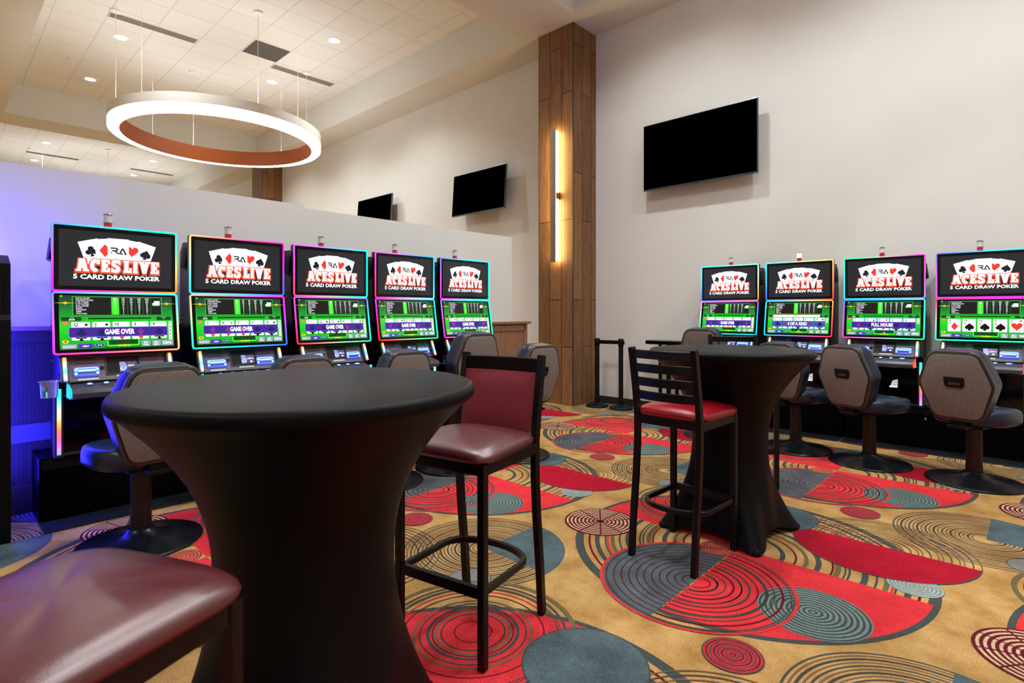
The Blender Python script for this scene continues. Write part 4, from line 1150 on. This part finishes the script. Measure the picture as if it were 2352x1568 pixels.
stool('pad', 'burgundy bar stool seat cut off at the lower left corner', (-1.215, .135), (-.42, .91))
stool('ladder', 'ladder back bar stool with red seat in front of the far table', (-1.378, 2.795), (.03, 1.0))
stool('ladder', 'bar stool behind the far table, top rail showing over the table top', (-1.64, 4.26), (.62, -.78))

# ------------------------------------------------------------------ cocktail tables in stretch covers
def cocktail(loc, rot, label, R, w, lb):
    t = thing('cocktail_table', label, 'table', (loc[0], loc[1], .0045), rot, 'cocktail tables in black stretch covers')
    ZT_ = 1.06
    prof = [(0, ZT_), (.25, ZT_), (R - .018, ZT_), (R - .006, ZT_ - .004), (R, ZT_ - .014), (R, ZT_ - .034), (R - .010, ZT_ - .044), (R - .028, ZT_ - .056)]
    m = MB(); n = 96; rows = []
    def rad(z, a):
        # stretched cloth: deep waist, four lobes toward the feet
        f = (z - .02) / (ZT_ - .06 - .02)
        if f > .50: g = (f - .50) / .50; base = w + (R - .03 - w) * (g ** 2.35); lob = 0
        else:
            g = (.50 - f) / .50; base = w + .06 * g ** 1.6; lob = lb * g ** 2.0
        c = abs(math.cos(2 * a)) ** 2.6 if math.cos(2 * a) > 0 else 0
        c2 = max(0.0, math.cos(4 * a) * .5 + .5) ** 2.9
        return base + lob * c2
    for r, z in prof[1:]: rows.append([(r, z)] * n)
    NZ = 34
    for i in range(1, NZ + 1):
        z = ZT_ - .056 - (ZT_ - .056 - .012) * i / NZ
        row = []
        for q in range(n):
            a = 2 * PI * q / n
            c2 = max(0.0, math.cos(4 * a) * .5 + .5)
            zz = z
            if z < .30: zz = z + (1 - c2) * .055 * (1 - z / .30)
            row.append((rad(zz, a), zz))
        rows.append(row)
    V = [[m.bm.verts.new((row[q][0] * math.cos(2 * PI * q / n), row[q][0] * math.sin(2 * PI * q / n), row[q][1])) for q in range(n)] for row in rows]
    top = m.bm.verts.new((0, 0, ZT_))
    for q in range(n): m.bm.faces.new((top, V[0][q], V[0][(q + 1) % n]))
    for a, b in zip(V, V[1:]):
        for q in range(n): m.bm.faces.new((a[q], b[q], b[(q + 1) % n], a[(q + 1) % n]))
    m.mi(M_cloth); m.obj('stretch_cover', t, True, angle=75)
    for k in range(4):
        a = k * PI / 2
        m = MB(); m.lathe([(.0, 0), (.028, 0), (.033, .008), (.029, .022), (.012, .034), (0, .036)], M_cloth, 20, Matrix.Translation(((w + .035 + lb) * math.cos(a), (w + .035 + lb) * math.sin(a), 0))); m.obj('foot_pocket', t, True)
    m = MB(); m.cyl((0, 0, .03), .03, .95, M_blackmatte, 16); m.obj('post', t)
    return t
cocktail((-1.643, .807), math.radians(68), 'near cocktail table under a black stretch cover, largest in view', .514, .262, .075)
cocktail((-1.343, 3.287), math.radians(42), 'far cocktail table in black stretch cover beside the ladder back stool', .460, .212, .135)

# ------------------------------------------------------------------ belt barriers
def barrier(x, y, label):
    t = thing('belt_barrier_post', label, 'barrier post', (x, y, .0045), 0, 'black belt barrier posts')
    m = MB(); m.lathe([(0, 0), (.150, 0), (.152, .012), (.145, .022), (.07, .045), (.04, .055), (0, .055)], M_blackmatte, 48); m.obj('base', t, True, angle=35)
    m = MB(); m.lathe([(.031, .045), (.031, .83)], M_blackmatte, 32); m.obj('tube', t, True)
    m = MB(); m.lathe([(.034, .82), (.037, .83), (.037, .915), (.030, .925), (0, .925)], M_black, 32); m.box((.038, 0, .875), (.02, .03, .05), M_black, bev=.003); m.obj('belt_head', t, True, angle=35)
    return t
b1 = barrier(-4.36, 6.255, 'black belt barrier post nearest the wooden pillar')
b2 = barrier(-4.02, 6.31, 'black belt barrier post right of its twin, by the white wall')
m = MB(); d = Vector((.34 - .075, .055 * .78, 0)); m.tube([(.038, .004, .875), tuple(Vector((.038, .004, .875)) + d)], .003, .05, M_black, up=(0, 0, 1)); m.obj('belt', b1)

st = thing('side_table', 'tall narrow black side table against the white wall, left of wall machines', 'table', (-3.325, 6.30, .0045))
MB().box((0, 0, .905), (.46, .34, .05), M_blackgloss, bev=.012).obj('top', st)
for x, y in ((-.06, -.1), (.06, -.1), (-.06, .1), (.06, .1)): MB().box((x, y, .44), (.034, .034, .88), M_black, bev=.003).obj('leg', st)
MB().box((-.06, 0, .40), (.44, .24, .035), mat('shelf_mauve', '8A7476', .5), bev=.004).obj('shelf', st)

# ------------------------------------------------------------------ lights
def spot(x, y, z, e, size=.12, ang=130, col=(.97, .985, 1.0), blend=.6):
    l = bpy.data.lights.new('downlight_beam', 'SPOT'); l.energy = e; l.spot_size = math.radians(ang); l.spot_blend = blend; l.shadow_soft_size = size; l.color = col
    o = bpy.data.objects.new('downlight_beam', l); COL.objects.link(o); o.location = (x, y, z); return o
E0 = 310
for x, y in LAMPS: spot(x, y, ZT - .03, E0 if x > -16 else E0 * .9)
for x, y in ((-3.17, 2.19), (-.74, 2.19), (1.72, 2.19), (-3.17, 4.69), (-.74, 4.69), (1.72, 4.69), (-3.2, -3.0), (0, -3.0), (3, -3.0), (-8, -3.0), (-12.5, -3.0)):
    downlight_ = spot(x, y, ZT - .03 if y > 1 or y < -1.2 else ZS - .03, E0)
ring_lamp(-20.5, 3.45, 'white ring pendant lamp in the far bay, hidden behind the partition')
ring2 = ring_lamp(.24, 3.45, 'white ring pendant lamp over the right half of the room, above the photo')
wd = bpy.data.worlds.new('world'); S.world = wd; wd.use_nodes = True
wd.node_tree.nodes['Background'].inputs[0].default_value = (0.9, 0.9, 1.0, 1); wd.node_tree.nodes['Background'].inputs[1].default_value = 0.05

# ------------------------------------------------------------------ colour management
S.view_settings.view_transform = 'Standard'; S.view_settings.look = 'None'
S.view_settings.gamma = 1.0; S.view_settings.use_curve_mapping = False
S.view_settings.exposure = 0.0
S.cycles.max_bounces = 8; S.cycles.diffuse_bounces = 5; S.cycles.glossy_bounces = 4; S.cycles.transmission_bounces = 6
S.cycles.sample_clamp_indirect = 6.0; S.cycles.use_denoising = True
